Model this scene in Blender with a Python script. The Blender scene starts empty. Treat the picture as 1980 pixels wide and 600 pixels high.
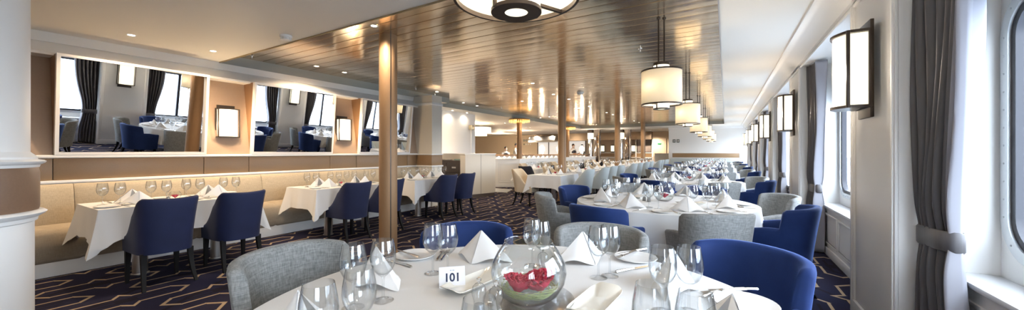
import bpy, bmesh, math, random
from mathutils import Vector, Matrix
random.seed(7)
sc = bpy.context.scene
COL = sc.collection
PI = math.pi

# ---------------------------------------------------------------- camera
FPX = 700.0                                   # focal length in px of the 1980 px frame
YAW = math.atan(413 / FPX)
CA, SA = math.cos(YAW), math.sin(YAW)
EYE = 1.31
cam_data = bpy.data.cameras.new('camera')
cam = bpy.data.objects.new('camera', cam_data)
COL.objects.link(cam)
cam.location = (0, 0, EYE)
cam.rotation_euler = (PI / 2, 0, YAW)
cam_data.sensor_fit = 'HORIZONTAL'
cam_data.sensor_width = 36
cam_data.lens = FPX / 1980 * 36
cam_data.shift_y = -6 / 1980
cam_data.clip_start = 0.03
cam_data.clip_end = 3000
sc.camera = cam

# ---------------------------------------------------------------- exposure, world
sc.view_settings.view_transform = 'Standard'
sc.view_settings.look = 'None'
sc.view_settings.gamma = 1
sc.view_settings.exposure = 1.04
sc.view_settings.use_curve_mapping = False
sc.cycles.max_bounces = 8
sc.cycles.diffuse_bounces = 4
sc.cycles.glossy_bounces = 5
sc.cycles.transmission_bounces = 6
sc.cycles.transparent_max_bounces = 40
sc.cycles.caustics_reflective = False
sc.cycles.caustics_refractive = False
sc.cycles.sample_clamp_indirect = 6

SKY = 9.0
world = bpy.data.worlds.new('overcast_sky')
sc.world = world
world.use_nodes = True
wn = world.node_tree.nodes
wn['Background'].inputs[0].default_value = (0.78, 0.88, 1.0, 1)
wn['Background'].inputs[1].default_value = SKY

DOWN_W = 60.0       # a ceiling downlight
PEND_W = 6.5       # the bulb in a pendant
SCONCE_E = 0.62      # glow of sconce glass

def spot(name, loc, watts, color=(1, .84, .66), size=150, blend=.8, r=.04):
    l = bpy.data.lights.new(name, 'SPOT')
    l.energy = watts; l.color = color; l.spot_size = math.radians(size); l.spot_blend = blend
    l.shadow_soft_size = r
    o = bpy.data.objects.new(name, l); COL.objects.link(o); o.location = loc
    return o

def bulb(name, loc, watts, color=(1, .85, .68), r=.05):
    l = bpy.data.lights.new(name, 'POINT')
    l.energy = watts; l.color = color; l.shadow_soft_size = r
    o = bpy.data.objects.new(name, l); COL.objects.link(o); o.location = loc
    return o

# ---------------------------------------------------------------- measuring helpers
def W(px, d):
    """world X, Y of a sight line through column px at depth d"""
    u = (px - 990) / FPX * d
    return CA * u - SA * d, SA * u + CA * d

def P(px, py, z):
    return W(px, FPX * (EYE - z) / (py - 294))

def screen(x, y):
    d = -SA * x + CA * y
    return 990 + FPX * (CA * x + SA * y) / d if d > .05 else 1e4, d

# ---------------------------------------------------------------- materials
MATS = {}
def mat(name, color=(.8, .8, .8), rough=.5, metal=0., spec=.5, sheen=0., emit=None, estr=0., coat=0.):
    if name in MATS: return MATS[name]
    m = bpy.data.materials.new(name); m.use_nodes = True
    b = m.node_tree.nodes['Principled BSDF']
    b.inputs['Base Color'].default_value = (*color, 1)
    b.inputs['Roughness'].default_value = rough
    b.inputs['Metallic'].default_value = metal
    b.inputs['Specular IOR Level'].default_value = spec
    if sheen:
        b.inputs['Sheen Weight'].default_value = sheen
        b.inputs['Sheen Roughness'].default_value = .35
    if coat: b.inputs['Coat Weight'].default_value = coat
    if emit:
        b.inputs['Emission Color'].default_value = (*emit, 1)
        b.inputs['Emission Strength'].default_value = estr
    MATS[name] = m
    return m

class NT:
    """tiny node helper"""
    def __init__(s, m):
        s.t = m.node_tree; s.n = s.t.nodes; s.l = s.t.links; s.b = s.n.get('Principled BSDF')
    def new(s, typ, **kw):
        n = s.n.new(typ)
        for k, v in kw.items(): setattr(n, k, v)
        return n
    def link(s, a, b): s.l.new(a, b)
    def math(s, op, a, b=None, c=None):
        n = s.n.new('ShaderNodeMath'); n.operation = op
        for i, v in enumerate((a, b, c)):
            if v is None: continue
            if isinstance(v, (int, float)): n.inputs[i].default_value = v
            else: s.l.new(v, n.inputs[i])
        return n.outputs[0]
    def mix(s, f, a, b):
        n = s.n.new('ShaderNodeMix'); n.data_type = 'RGBA'
        for i, v in ((0, f), (6, a), (7, b)):
            if isinstance(v, (int, float)): n.inputs[i].default_value = v
            elif isinstance(v, tuple): n.inputs[i].default_value = (*v, 1)
            else: s.l.new(v, n.inputs[i])
        return n.outputs[2]
    def noise(s, vec, scale, detail=2, rough=.5):
        n = s.n.new('ShaderNodeTexNoise'); n.inputs['Scale'].default_value = scale
        n.inputs['Detail'].default_value = detail; n.inputs['Roughness'].default_value = rough
        if vec is not None: s.l.new(vec, n.inputs['Vector'])
        return n.outputs['Fac']
    def obj(s): return s.n.new('ShaderNodeTexCoord').outputs['Object']
    def geo(s): return s.n.new('ShaderNodeNewGeometry').outputs['Position']
    def scalev(s, v, sx, sy, sz):
        n = s.n.new('ShaderNodeMapping'); n.inputs['Scale'].default_value = (sx, sy, sz)
        s.l.new(v, n.inputs['Vector']); return n.outputs[0]
    def bump(s, h, strength, dist=.01):
        n = s.n.new('ShaderNodeBump'); n.inputs['Strength'].default_value = strength
        n.inputs['Distance'].default_value = dist
        s.l.new(h, n.inputs['Height']); s.l.new(n.outputs[0], s.b.inputs['Normal'])

def noisy(name, c1, c2, scale, rough=.6, stretch=(1, 1, 1), detail=2, bump=0., bdist=.002, **kw):
    """principled material with a noise-mottled colour"""
    if name in MATS: return MATS[name]
    m = mat(name, c1, rough, **kw); t = NT(m)
    v = t.scalev(t.obj(), *stretch)
    f = t.noise(v, scale, detail)
    t.link(t.mix(f, c1, c2), t.b.inputs['Base Color'])
    if bump: t.bump(f, bump, bdist)
    return m

def weave(name, c1, c2, s, rough=.85, bump=.3, sheen=.1):
    """cross-woven upholstery: two stretched noises"""
    m = mat(name, c1, rough, sheen=sheen, spec=.2); t = NT(m)
    o = t.obj()
    a = t.noise(t.scalev(o, 1, 1, .12), s, 2, .6)
    b = t.noise(t.scalev(o, .1, .1, 1.2), s, 2, .6)
    f = t.math('MULTIPLY', t.math('ADD', a, b), .5)
    f2 = t.math('MULTIPLY_ADD', f, 2.6, -.8)
    n = t.new('ShaderNodeClamp'); t.link(f2, n.inputs[0])
    t.link(t.mix(n.outputs[0], c1, c2), t.b.inputs['Base Color'])
    t.bump(f, bump, .002)
    return m

white = mat('white_paint', (.85, .835, .81), .45)
ceil_m = mat('ceiling_paint', (.88, .845, .78), .6)
wallc = mat('cream_wall_paint', (.76, .70, .60), .6)
sillw = mat('white_lacquer', (.82, .82, .82), .25)
tan_wall = noisy('tan_wall_vinyl', (.42, .30, .215), (.38, .27, .19), 60, .6)
leather = noisy('brown_leather_band', (.27, .165, .085), (.31, .195, .10), 90, .42, bump=.15)
leather_dark = noisy('darker_leather_band', (.19, .11, .065), (.22, .13, .08), 90, .45, bump=.15)  # copy of the wall band leather in darker tones, for the column
bench_m = weave('tan_bench_weave', (.40, .33, .235), (.55, .47, .35), 160)
seat_m = weave('taupe_bench_seat', (.33, .27, .20), (.43, .36, .27), 160, bump=.15)
grey_m = weave('grey_tweed', (.13, .135, .135), (.34, .345, .34), 170)
lightgrey_m = noisy('pale_grey_upholstery', (.42, .46, .46), (.48, .52, .52), 120, .8)
cream_m = noisy('cream_upholstery', (.62, .51, .37), (.68, .57, .42), 120, .8)
black_m = noisy('black_upholstery', (.018, .02, .03), (.03, .03, .045), 120, .7)
darkwood = mat('black_stained_wood', (.008, .007, .007), .5, spec=.18)
steel = noisy('brushed_steel', (.62, .60, .57), (.72, .70, .68), 40, .28, (1, 1, .05), metal=1.)
chrome = mat('chrome', (.85, .85, .86), .06, 1.)
cutlery_m = mat('cutlery_steel', (.72, .70, .67), .16, 1.)
alu = mat('window_aluminium', (.62, .64, .66), .35, .8)
gasket = mat('black_rubber', (.02, .02, .028), .5)
bronze_dark = mat('dark_bronze', (.055, .042, .034), .35, .6)
porcelain = mat('porcelain', (.85, .84, .82), .12, coat=.3)
dish_m = mat('ivory_porcelain', (.80, .77, .69), .15, coat=.3)
plastic_w = mat('white_plastic', (.82, .82, .80), .35)
card_m = mat('white_card', (.85, .85, .88), .5)
ink = mat('dark_blue_ink', (.02, .03, .08), .6)
ink_grey = mat('pale_ink', (.45, .5, .6), .6)
greyband = mat('grey_green_metal', (.36, .37, .33), .5)
skin_m = mat('skin', (.55, .33, .23), .55)
hair_m = mat('dark_hair', (.015, .012, .012), .6)
shirt_m = mat('white_shirt', (.8, .8, .8), .7)
vest_m = mat('dark_waistcoat', (.02, .022, .035), .7)
brownwood = noisy('brown_wood', (.22, .12, .055), (.30, .17, .08), 20, .4, (1, 1, 6))
tile_m = mat('pale_stone_tile', (.42, .42, .41), .3)
green_sign = mat('green_sign', (.02, .25, .10), .4)
grey_sign = mat('grey_sign', (.12, .14, .12), .4)
beige_dark = mat('dark_plinth', (.16, .13, .11), .5)

def cloth_mat(name, c, r=.75):
    m = mat(name, c, r, spec=.25, sheen=.15); t = NT(m)
    f = t.noise(t.obj(), 7, 3)
    t.bump(f, .12, .02)
    return m
cloth_m = cloth_mat('white_table_linen', (.74, .735, .73))
napkin_m = cloth_mat('white_napkin_linen', (.80, .795, .79))

def velvet():
    m = mat('blue_velvet', (.018, .045, .20), .75, spec=.2, sheen=.45); t = NT(m)
    t.b.inputs['Sheen Tint'].default_value = (.25, .42, 1, 1)
    f = t.noise(t.obj(), 6, 4, .6)
    t.link(t.mix(f, (.007, .018, .078), (.015, .038, .145)), t.b.inputs['Base Color'])
    return m
velvet_m = velvet()
velvet_dark = noisy('navy_velvet', (.003, .007, .036), (.007, .015, .070), 6, .75, sheen=.12)

def curtain_mat():
    m = mat('grey_satin_curtain', (.15, .145, .15), .42, spec=.5, sheen=.2); t = NT(m)
    f = t.noise(t.scalev(t.obj(), 1, 1, .04), 60, 2)
    t.link(t.mix(f, (.085, .080, .083), (.13, .124, .13)), t.b.inputs['Base Color'])
    return m
curtain_m = curtain_mat()
lining_m = mat('pale_curtain_lining', (.34, .34, .38), .5)

def glass_mat(name, tint=(.96, .98, .985), base=.03, gain=1.0, rough=.0, edge=(.30, .32, .34), edge_pow=3.5):
    """thin clear glass: transparent with fresnel reflection"""
    m = bpy.data.materials.new(name); m.use_nodes = True
    n = m.node_tree.nodes; l = m.node_tree.links; n.clear()
    o = n.new('ShaderNodeOutputMaterial'); mx = n.new('ShaderNodeMixShader')
    tr = n.new('ShaderNodeBsdfTransparent'); tr.inputs[0].default_value = (*tint, 1)
    gl = n.new('ShaderNodeBsdfGlossy'); gl.inputs['Roughness'].default_value = rough
    gl.inputs['Color'].default_value = (1, 1, 1, 1)
    lw = n.new('ShaderNodeLayerWeight'); lw.inputs[0].default_value = .5
    pw = n.new('ShaderNodeMath'); pw.operation = 'POWER'; pw.inputs[1].default_value = 3.0
    ma = n.new('ShaderNodeMath'); ma.operation = 'MULTIPLY_ADD'
    ma.inputs[1].default_value = gain; ma.inputs[2].default_value = base
    ma.use_clamp = True
    l.new(lw.outputs['Facing'], pw.inputs[0]); l.new(pw.outputs[0], ma.inputs[0])
    l.new(ma.outputs[0], mx.inputs[0]); l.new(tr.outputs[0], mx.inputs[1]); l.new(gl.outputs[0], mx.inputs[2])
    p2 = n.new('ShaderNodeMath'); p2.operation = 'POWER'; p2.inputs[1].default_value = edge_pow
    l.new(lw.outputs['Facing'], p2.inputs[0])
    cm = n.new('ShaderNodeMix'); cm.data_type = 'RGBA'
    cm.inputs[6].default_value = (*tint, 1); cm.inputs[7].default_value = (*edge, 1)
    l.new(p2.outputs[0], cm.inputs[0]); l.new(cm.outputs[2], tr.inputs[0])
    l.new(mx.outputs[0], o.inputs[0])
    MATS[name] = m
    return m
glass_m = glass_mat('clear_glass', (.945, .955, .96), .07, .6)
bowl_m = glass_mat('clear_bowl_glass', (.96, .97, .97), .045, .6)
pane_m = glass_mat('window_glass', (.97, .985, 1), .02, .12, edge=(.95, .97, .98))

mirror_m = mat('mirror_silver', (.88, .89, .90), .0, 1.)

def bronze_ceiling():
    m = mat('bronze_ceiling_panels', (.52, .42, .31), .15, .9); t = NT(m)
    p = t.geo()
    f = t.noise(t.scalev(p, .35, 5, 1), 1.2, 2)
    t.link(t.mix(f, (.66, .54, .39), (.78, .65, .49)), t.b.inputs['Base Color'])
    h1 = t.noise(t.scalev(p, .55, 3.0, 1), 1.1, 3, .55)
    t.bump(h1, .16, .02)
    return m
bronze_ceil = bronze_ceiling()

def bronze_column():
    m = mat('bronze_column_paint', (.42, .25, .12), .5, .3); t = NT(m)
    f = t.noise(t.scalev(t.obj(), 1, 1, .2), 70, 2)
    t.link(t.mix(f, (.31, .18, .09), (.36, .215, .11)), t.b.inputs['Base Color'])
    return m
col_m = bronze_column()

def carpet():
    m = mat('navy_patterned_carpet', (.02, .025, .07), .95, spec=.1); t = NT(m)
    sep = t.new('ShaderNodeSeparateXYZ'); t.link(t.geo(), sep.inputs[0])
    X, Y = sep.outputs[0], sep.outputs[1]
    def ring(ox, oy):
        """one lattice of long pointed loops with a barb at mid length"""
        x = t.math('ABSOLUTE', t.math('SUBTRACT', t.math('PINGPONG', t.math('ADD', X, ox), .4), 0))
        y = t.math('PINGPONG', t.math('ADD', Y, oy), .55)
        barb = t.math('MULTIPLY', t.math('MAXIMUM', t.math('SUBTRACT', 1, t.math('DIVIDE', y, .06)), 0), .09)
        tip = t.math('MULTIPLY', t.math('MAXIMUM', t.math('SUBTRACT', y, .33), 0), -1.25)
        f = t.math('ADD', t.math('ADD', .118, barb), tip)
        slant = t.math('MAXIMUM', t.math('LESS_THAN', y, .06), t.math('GREATER_THAN', y, .33))
        th = t.math('MULTIPLY_ADD', slant, .011, .0125)
        near = t.math('LESS_THAN', t.math('ABSOLUTE', t.math('SUBTRACT', x, f)), th)
        dark = t.math('MULTIPLY', t.math('LESS_THAN', t.math('ABSOLUTE', t.math('SUBTRACT', x, .035)), .012), t.math('LESS_THAN', y, .26))
        blk = t.math('MULTIPLY', t.math('LESS_THAN', x, .06), t.math('LESS_THAN', y, .07))
        return near, t.math('MAXIMUM', dark, blk)
    a, da = ring(4.55, -1.02)
    b, db = ring(4.15, -1.57)
    line = t.math('MAXIMUM', a, b)
    dark = t.math('MAXIMUM', da, db)
    # long dark diagonals running across the loops
    g = t.math('PINGPONG', t.math('ADD', t.math('MULTIPLY', X, .8), t.math('MULTIPLY', Y, .58)), .32)
    diag = t.math('MULTIPLY', t.math('LESS_THAN', g, .02), 1)
    dark = t.math('MAXIMUM', dark, diag)
    big = t.noise(t.geo(), .9, 1)
    base = t.mix(big, (.013, .016, .048), (.028, .024, .040))
    base = t.mix(t.math('MULTIPLY', dark, .75), base, (.016, .012, .016))
    colr = t.mix(line, base, (.40, .30, .20))
    pile = t.noise(t.geo(), 900, 2)
    k = t.math('MULTIPLY_ADD', pile, .8, .6)
    mul = t.new('ShaderNodeVectorMath', operation='SCALE'); t.link(colr, mul.inputs[0]); t.link(k, mul.inputs['Scale'])
    t.link(mul.outputs[0], t.b.inputs['Base Color'])
    return m
carpet_m = carpet()

lamp_glass = mat('lit_opal_glass', (.9, .88, .8), .4, emit=(1, .90, .66), estr=SCONCE_E)
lamp_glass_soft = mat('lit_lamp_core', (.9, .88, .8), .4, emit=(1, .86, .58), estr=1.3)
def shade_mat():
    m = bpy.data.materials.new('white_fabric_shade'); m.use_nodes = True
    n = m.node_tree.nodes; l = m.node_tree.links; n.clear()
    o = n.new('ShaderNodeOutputMaterial'); mx = n.new('ShaderNodeMixShader'); mx.inputs[0].default_value = .5
    d = n.new('ShaderNodeBsdfDiffuse'); d.inputs[0].default_value = (.82, .79, .74, 1)
    tr = n.new('ShaderNodeBsdfTranslucent'); tr.inputs[0].default_value = (.85, .80, .70, 1)
    l.new(d.outputs[0], mx.inputs[1]); l.new(tr.outputs[0], mx.inputs[2]); l.new(mx.outputs[0], o.inputs[0])
    MATS['shade'] = m
    return m
shade_m = shade_mat()
downlight_m = mat('lit_downlight', (.9, .9, .85), .4, emit=(1, .93, .78), estr=14)
gold_lit = mat('lit_gold_glass', (.6, .35, .1), .2, .4, emit=(1, .55, .16), estr=1.0)
screen_lit = mat('lit_white_panel', (.8, .8, .8), .5, emit=(1, .95, .9), estr=.25)

# ---------------------------------------------------------------- mesh builder
class MB:
    def __init__(s): s.bm = bmesh.new()
    def v(s, p): return s.bm.verts.new(p)
    def f(s, vs):
        try: return s.bm.faces.new(vs)
        except ValueError: return None
    def box(s, x0, x1, y0, y1, z0, z1, bev=0., M=None, seg=2):
        b = bmesh.new()
        vs = [b.verts.new((x, y, z)) for x in (x0, x1) for y in (y0, y1) for z in (z0, z1)]
        for q in ((0, 1, 3, 2), (4, 6, 7, 5), (0, 4, 5, 1), (2, 3, 7, 6), (0, 2, 6, 4), (1, 5, 7, 3)):
            b.faces.new([vs[i] for i in q])
        if bev: bmesh.ops.bevel(b, geom=b.edges[:], offset=bev, segments=seg, affect='EDGES', profile=.5)
        s.absorb(b, M); return s
    def absorb(s, b, M=None):
        mp = {}
        for v in b.verts: mp[v] = s.v(M @ v.co if M else v.co)
        for f in b.faces: s.f([mp[v] for v in f.verts])
        b.free()
    def loft(s, rings, closed=True, caps=True):
        R = [[s.v(p) for p in r] for r in rings]
        n = len(R[0])
        for a, b in zip(R, R[1:]):
            for i in range(n if closed else n - 1):
                j = (i + 1) % n
                s.f([a[i], a[j], b[j], b[i]])
        if caps and closed:
            s.f(R[0][::-1]); s.f(R[-1])
        return s
    def lathe(s, prof, c=(0, 0, 0), n=24, capb=True, capt=True, M=None):
        rings = []
        for r, z in prof:
            rr = []
            for i in range(n):
                a = 2 * PI * i / n
                p = Vector((c[0] + r * math.cos(a), c[1] + r * math.sin(a), c[2] + z))
                rr.append(M @ p if M else p)
            rings.append(rr)
        R = [[s.v(p) for p in r] for r in rings]
        for a, b in zip(R, R[1:]):
            for i in range(n):
                j = (i + 1) % n
                s.f([a[i], a[j], b[j], b[i]])
        if capb: s.f(R[0][::-1])
        if capt: s.f(R[-1])
        return s
    def cyl(s, p0, p1, r0, r1=None, n=12):
        r1 = r0 if r1 is None else r1
        p0, p1 = Vector(p0), Vector(p1)
        q = (p1 - p0).to_track_quat('Z', 'Y')
        rings = []
        for p, r in ((p0, r0), (p1, r1)):
            rings.append([p + q @ Vector((r * math.cos(2 * PI * i / n), r * math.sin(2 * PI * i / n), 0)) for i in range(n)])
        return s.loft(rings)
    def tube(s, pts, r, n=8, rs=None):
        pts = [Vector(p) for p in pts]; rings = []
        for i, p in enumerate(pts):
            d = (pts[min(i + 1, len(pts) - 1)] - pts[max(i - 1, 0)])
            q = d.to_track_quat('Z', 'Y'); rr = rs[i] if rs else r
            rings.append([p + q @ Vector((rr * math.cos(2 * PI * k / n), rr * math.sin(2 * PI * k / n), 0)) for k in range(n)])
        return s.loft(rings)
    def prism(s, poly, axis, a0, a1):
        """extrude a 2-D outline along axis 'x','y' or 'z'"""
        def pt(u, v, a): return {'x': (a, u, v), 'y': (u, a, v), 'z': (u, v, a)}[axis]
        return s.loft([[pt(u, v, a0) for u, v in poly], [pt(u, v, a1) for u, v in poly]])
    def ringplate(s, outer, inner, thick, nrm):
        """flat ring between two matched loops, given thickness along nrm"""
        nrm = Vector(nrm) * thick
        o = [Vector(p) for p in outer]; i_ = [Vector(p) for p in inner]
        n = len(o)
        L = [[s.v(p) for p in o], [s.v(p) for p in i_], [s.v(p + nrm) for p in i_], [s.v(p + nrm) for p in o]]
        for a, b in ((0, 1), (1, 2), (2, 3), (3, 0)):
            for k in range(n):
                j = (k + 1) % n
                s.f([L[a][k], L[a][j], L[b][j], L[b][k]])
        return s
    def grid(s, fn, nu, nv):
        V = [[s.v(fn(i / nu, j / nv)) for j in range(nv + 1)] for i in range(nu + 1)]
        for i in range(nu):
            for j in range(nv):
                s.f([V[i][j], V[i + 1][j], V[i + 1][j + 1], V[i][j + 1]])
        return s
    def xf(s, M):
        bmesh.ops.transform(s.bm, matrix=M, verts=s.bm.verts[:]); return s
    def build(s, name, m, parent=None, loc=None, rotz=0, angle=38, flat=False, fix=True):
        bmesh.ops.remove_doubles(s.bm, verts=s.bm.verts[:], dist=1e-6)
        if fix: bmesh.ops.recalc_face_normals(s.bm, faces=s.bm.faces[:])
        me = bpy.data.meshes.new(name)
        s.bm.to_mesh(me); s.bm.free()
        if not flat:
            for p in me.polygons: p.use_smooth = True
            me.set_sharp_from_angle(angle=math.radians(angle))
        me.materials.append(m)
        o = bpy.data.objects.new(name, me); COL.objects.link(o)
        if parent is not None: o.parent = parent
        if loc is not None: o.location = loc
        if rotz: o.rotation_euler = (0, 0, rotz)
        return o

def tag(o, label=None, cat=None, group=None, kind=None):
    if label: o['label'] = label
    if cat: o['category'] = cat
    if group: o['group'] = group
    if kind: o['kind'] = kind
    return o

def thing(name, label, cat, loc=(0, 0, 0), rotz=0, group=None):
    o = bpy.data.objects.new(name, None); COL.objects.link(o)
    o.location = loc; o.rotation_euler = (0, 0, rotz); o.empty_display_size = .1
    return tag(o, label, cat, group)

def struct(name, mb, m, parent=None, **kw):
    o = mb.build(name, m, parent, **kw)
    if parent is None: o['kind'] = 'structure'
    return o

def dup(root, loc, rotz=0, label=None, group=None, scale=None):
    r = root.copy(); COL.objects.link(r); r.location = loc; r.rotation_euler = (0, 0, rotz)
    if label: r['label'] = label
    if group: r['group'] = group
    if scale: r.scale = scale
    for ch in list(root.children):
        c = ch.copy(); COL.objects.link(c); c.parent = r
        for g in ch.children:
            d = g.copy(); COL.objects.link(d); d.parent = c
    return r

class Proto:
    """the first placement moves the original, later ones copy it"""
    def __init__(s, root): s.root = root; s.used = False
    def place(s, loc, rotz=0, label=None, group=None, scale=None):
        if not s.used:
            s.used = True; o = s.root
            o.location = loc; o.rotation_euler = (0, 0, rotz)
            if label: o['label'] = label
            if group: o['group'] = group
            if scale: o.scale = scale
            s.src = o
            return o
        return dup(s.src, loc, rotz, label, group, scale)

ORD = ['first', 'second', 'third', 'fourth', 'fifth', 'sixth', 'seventh', 'eighth', 'ninth', 'tenth', 'eleventh', 'twelfth', 'thirteenth', 'fourteenth', 'fifteenth', 'sixteenth', 'seventeenth', 'eighteenth', 'nineteenth', 'twentieth']

# ================================================================ THE SETTING
CW = 2.68      # white ceiling
CP = 2.81      # bronze panel ceiling
XR = .90       # face of the window-side piers
BAY = 3.26
TABX, TABY = -.62, 1.08          # nearest round table
PX0, PX0b, PX1 = -6.64, -7.32, -.05    # bronze recess, left edges (near, far) and right edge
PY0, PYJ, PY1 = 2.48, 7.8, 20.3

struct('floor', MB().box(-20, 1.34, -3, 26, -.2, 0), carpet_m)

# white ceiling pieces round the recess
mb = MB()
mb.box(-9, 1.34, -3, PY0, CW, 3.0)
mb.box(PX1, 1.34, PY0, PY1, CW, 3.0)
mb.box(-9, PX0, PY0, PYJ, CW, 3.0)
mb.box(-20, PX0b, PYJ, PY1, CW, 3.0)
mb.box(-20, 1.34, PY1, 26, CW, 3.0)
struct('ceiling', mb, ceil_m, flat=True)
# bronze planks running across the room, each one very slightly rolled
mb = MB(); y = PY0; k = 0
pl = .195
while y < PY1 - .01:
    y1 = min(y + pl, PY1); x0 = PX0 if y1 <= PYJ else PX0b
    a = random.uniform(-.0016, .0016); b_ = random.uniform(-.0016, .0016)
    nseg = 6
    pr = []
    for (yy, zz) in ((y + .005, CP + .012), (y + .008, CP + a), (y + pl * .5, CP - .0012 + (a + b_) / 2), (y1 - .008, CP + b_), (y1 - .005, CP + .012), (y1 - .005, CP + .03), (y + .005, CP + .03)):
        pr.append((yy, zz))
    xs = [x0 - .03, PX1 + .03]
    mb.loft([[(x, u, v) for u, v in pr] for x in xs])
    y = y1; k += 1
struct('ceiling_bronze', mb, bronze_ceil)
struct('ceiling_backing', MB().box(-7.5, .1, PY0 - .1, PY1 + .1, CP + .03, CP + .15), gasket)
# fascias of the recess, standing just proud of the ceiling edge
t = .012
struct('trim_1', MB().box(PX0, PX0 + t, PY0 + t, PYJ, CW - .012, CP + .02), greyband)
mb = MB(); mb.box(PX0b, PX0b + t, PYJ + t, PY1 - t, CW - .012, CP + .02); mb.box(PX0b, PX0, PYJ, PYJ + t, CW - .012, CP + .02)
struct('trim_2', mb, greyband)
goldtrim = mat('gold_bronze_edge', (.34, .26, .14), .4, .2)
struct('trim_3', MB().box(PX0, PX1, PY0, PY0 + t, CW - .014, CP + .02), goldtrim)
struct('trim_4', MB().box(PX0b, PX1, PY1 - t, PY1, CW - .012, CP + .02), greyband)
struct('trim_5', MB().box(PX1 - t, PX1, PY0 + t, PY1 - t, CW - .012, CP + .02), steel)

# ---- window side wall
def rrect(y0, y1, z0, z1, r, x, n=8):
    pts = []
    for cy, cz, a0 in ((y1 - r, z1 - r, 0), (y0 + r, z1 - r, 90), (y0 + r, z0 + r, 180), (y1 - r, z0 + r, 270)):
        for i in range(n + 1):
            a = math.radians(a0 + 90 * i / n)
            pts.append((x, cy + r * math.cos(a), cz + r * math.sin(a)))
    return pts
PIER0, PIER1 = 3.07, 3.97
XB, XS, XW = 1.12, 1.09, 1.30       # radiator box, sill nose, window wall
for k in range(-2, 6):
    o = BAY * k
    mb = MB(); mb.box(XR, 1.34, PIER0 + o, PIER1 + o, 0, CW)
    for ya in (PIER0 + o, PIER1 + o - .07):
        mb.box(XR - .018, XR, ya, ya + .07, .12, 2.49, .004)
        mb.box(XR - .028, XR, ya + .012, ya + .035, .12, 2.49, .004)
    mb.box(XR - .02, XR, PIER0 + o, PIER1 + o, 0, .12, .004)
    struct('wall_right', mb, white)
mb = MB(); mb.box(XR, 1.34, -3, 23, 2.49, CW)
mb.box(XR - .015, XR, -3, 23, 2.47, 2.50, .004)
struct('wall_right_header', mb, white)
struct('trim_6', MB().prism([(XR, 2.52), (XR - .03, 2.52), (XR - .05, 2.55), (XR - .09, 2.60), (XR - .15, 2.635), (XR - .17, 2.65), (XR - .22, 2.655), (XR - .22, CW), (XR, CW)], 'y', -3, 22.3), white)

win_positions = []
for k in range(-1, 7):
    o = BAY * (k - 1)
    a, b = PIER1 + o, PIER0 + BAY + o           # bay between two piers
    wy0, wy1 = a + .08, b - .05
    wz0, wz1 = .76, 2.12
    # outer wall plate with a rounded hole
    mb = MB()
    mb.ringplate(rrect(a, b, .6, 2.5, .001, XW), rrect(wy0, wy1, wz0, wz1, .2, XW), .035, (1, 0, 0))
    struct('wall_window', mb, white)
    # radiator box with raised mouldings, sill, baseboard
    mb = MB(); mb.box(XB, 1.34, a, b, 0, .6)
    L = (b - a - .16) / 3
    for i in range(3):
        y0 = a + .08 + i * L + .02; y1 = y0 + L - .06
        for (ya, yb, za, zb) in ((y0, y1, .50, .525), (y0, y1, .145, .17), (y0, y0 + .025, .17, .50), (y1 - .025, y1, .17, .50)):
            mb.box(XB - .014, XB, ya, yb, za, zb, .004)
    struct('wall_radiator', mb, white)
    struct('trim_7', MB().box(XS, 1.299, a, b, .60, .63, .006), sillw)
    struct('baseboard_right', MB().box(XB - .018, XB, a, b, 0, .10, .004), white)
    w = bpy.data.objects.new('window_%d' % (k + 2), None); COL.objects.link(w); w['kind'] = 'structure'
    w.location = (XW, (wy0 + wy1) / 2, wz0)
    def wl(mb): return mb.xf(Matrix.Translation((-XW, -(wy0 + wy1) / 2, -wz0)))
    mb = MB().ringplate(rrect(wy0 - .03, wy1 + .03, wz0 - .03, wz1 + .03, .23, XW - .012), rrect(wy0 + .03, wy1 - .03, wz0 + .03, wz1 - .03, .17, XW - .012), .03, (1, 0, 0))
    wl(mb).build('frame', alu, w)
    mb = MB().ringplate(rrect(wy0 + .03, wy1 - .03, wz0 + .03, wz1 - .03, .17, XW + .0), rrect(wy0 + .065, wy1 - .065, wz0 + .065, wz1 - .065, .14, XW), .05, (1, 0, 0))
    wl(mb).build('gasket', gasket, w)
    mb = MB(); pts = rrect(wy0, wy1, wz0, wz1, .2, XW - .012, 2)
    def along(P0, step):
        out = []; n = len(P0)
        for i in range(n):
            p, q = Vector(P0[i]), Vector(P0[(i + 1) % n]); d = (q - p).length
            for j in range(max(1, int(d / step))): out.append(p.lerp(q, j / max(1, int(d / step))))
        return out
    for p in along(pts, .09): mb.lathe([(.006, 0), (.005, .003), (.002, .005)], n=6, M=Matrix.Translation(p) @ Matrix.Rotation(-PI / 2, 4, 'Y'))
    wl(mb).build('rivet_row', alu, w)
    for f_ in (1 / 3, 2 / 3):
        ym = wy0 + (wy1 - wy0) * f_
        mb = MB().box(XW - .005, XW + .05, ym - .03, ym + .03, wz0 + .03, wz1 - .03, .004)
        wl(mb).build('mullion', gasket, w)
    mb = MB().box(XW + .025, XW + .031, wy0 + .06, wy1 - .06, wz0 + .06, wz1 - .06)
    wl(mb).build('pane', pane_m, w, flat=True)
    # daylight portal so the sky is sampled through the opening
    lp = bpy.data.lights.new('window_portal', 'AREA'); lp.shape = 'RECTANGLE'
    lp.size = wz1 - wz0; lp.size_y = wy1 - wy0
    lo = bpy.data.objects.new('window_portal', lp); COL.objects.link(lo)
    lo.location = (XW + .20, (wy0 + wy1) / 2, (wz0 + wz1) / 2)
    lo.rotation_euler = (0, PI / 2, 0)
    try: lp.cycles.is_portal = True
    except Exception: lp.energy = 0
    win_positions.append((wy0, wy1))

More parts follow.
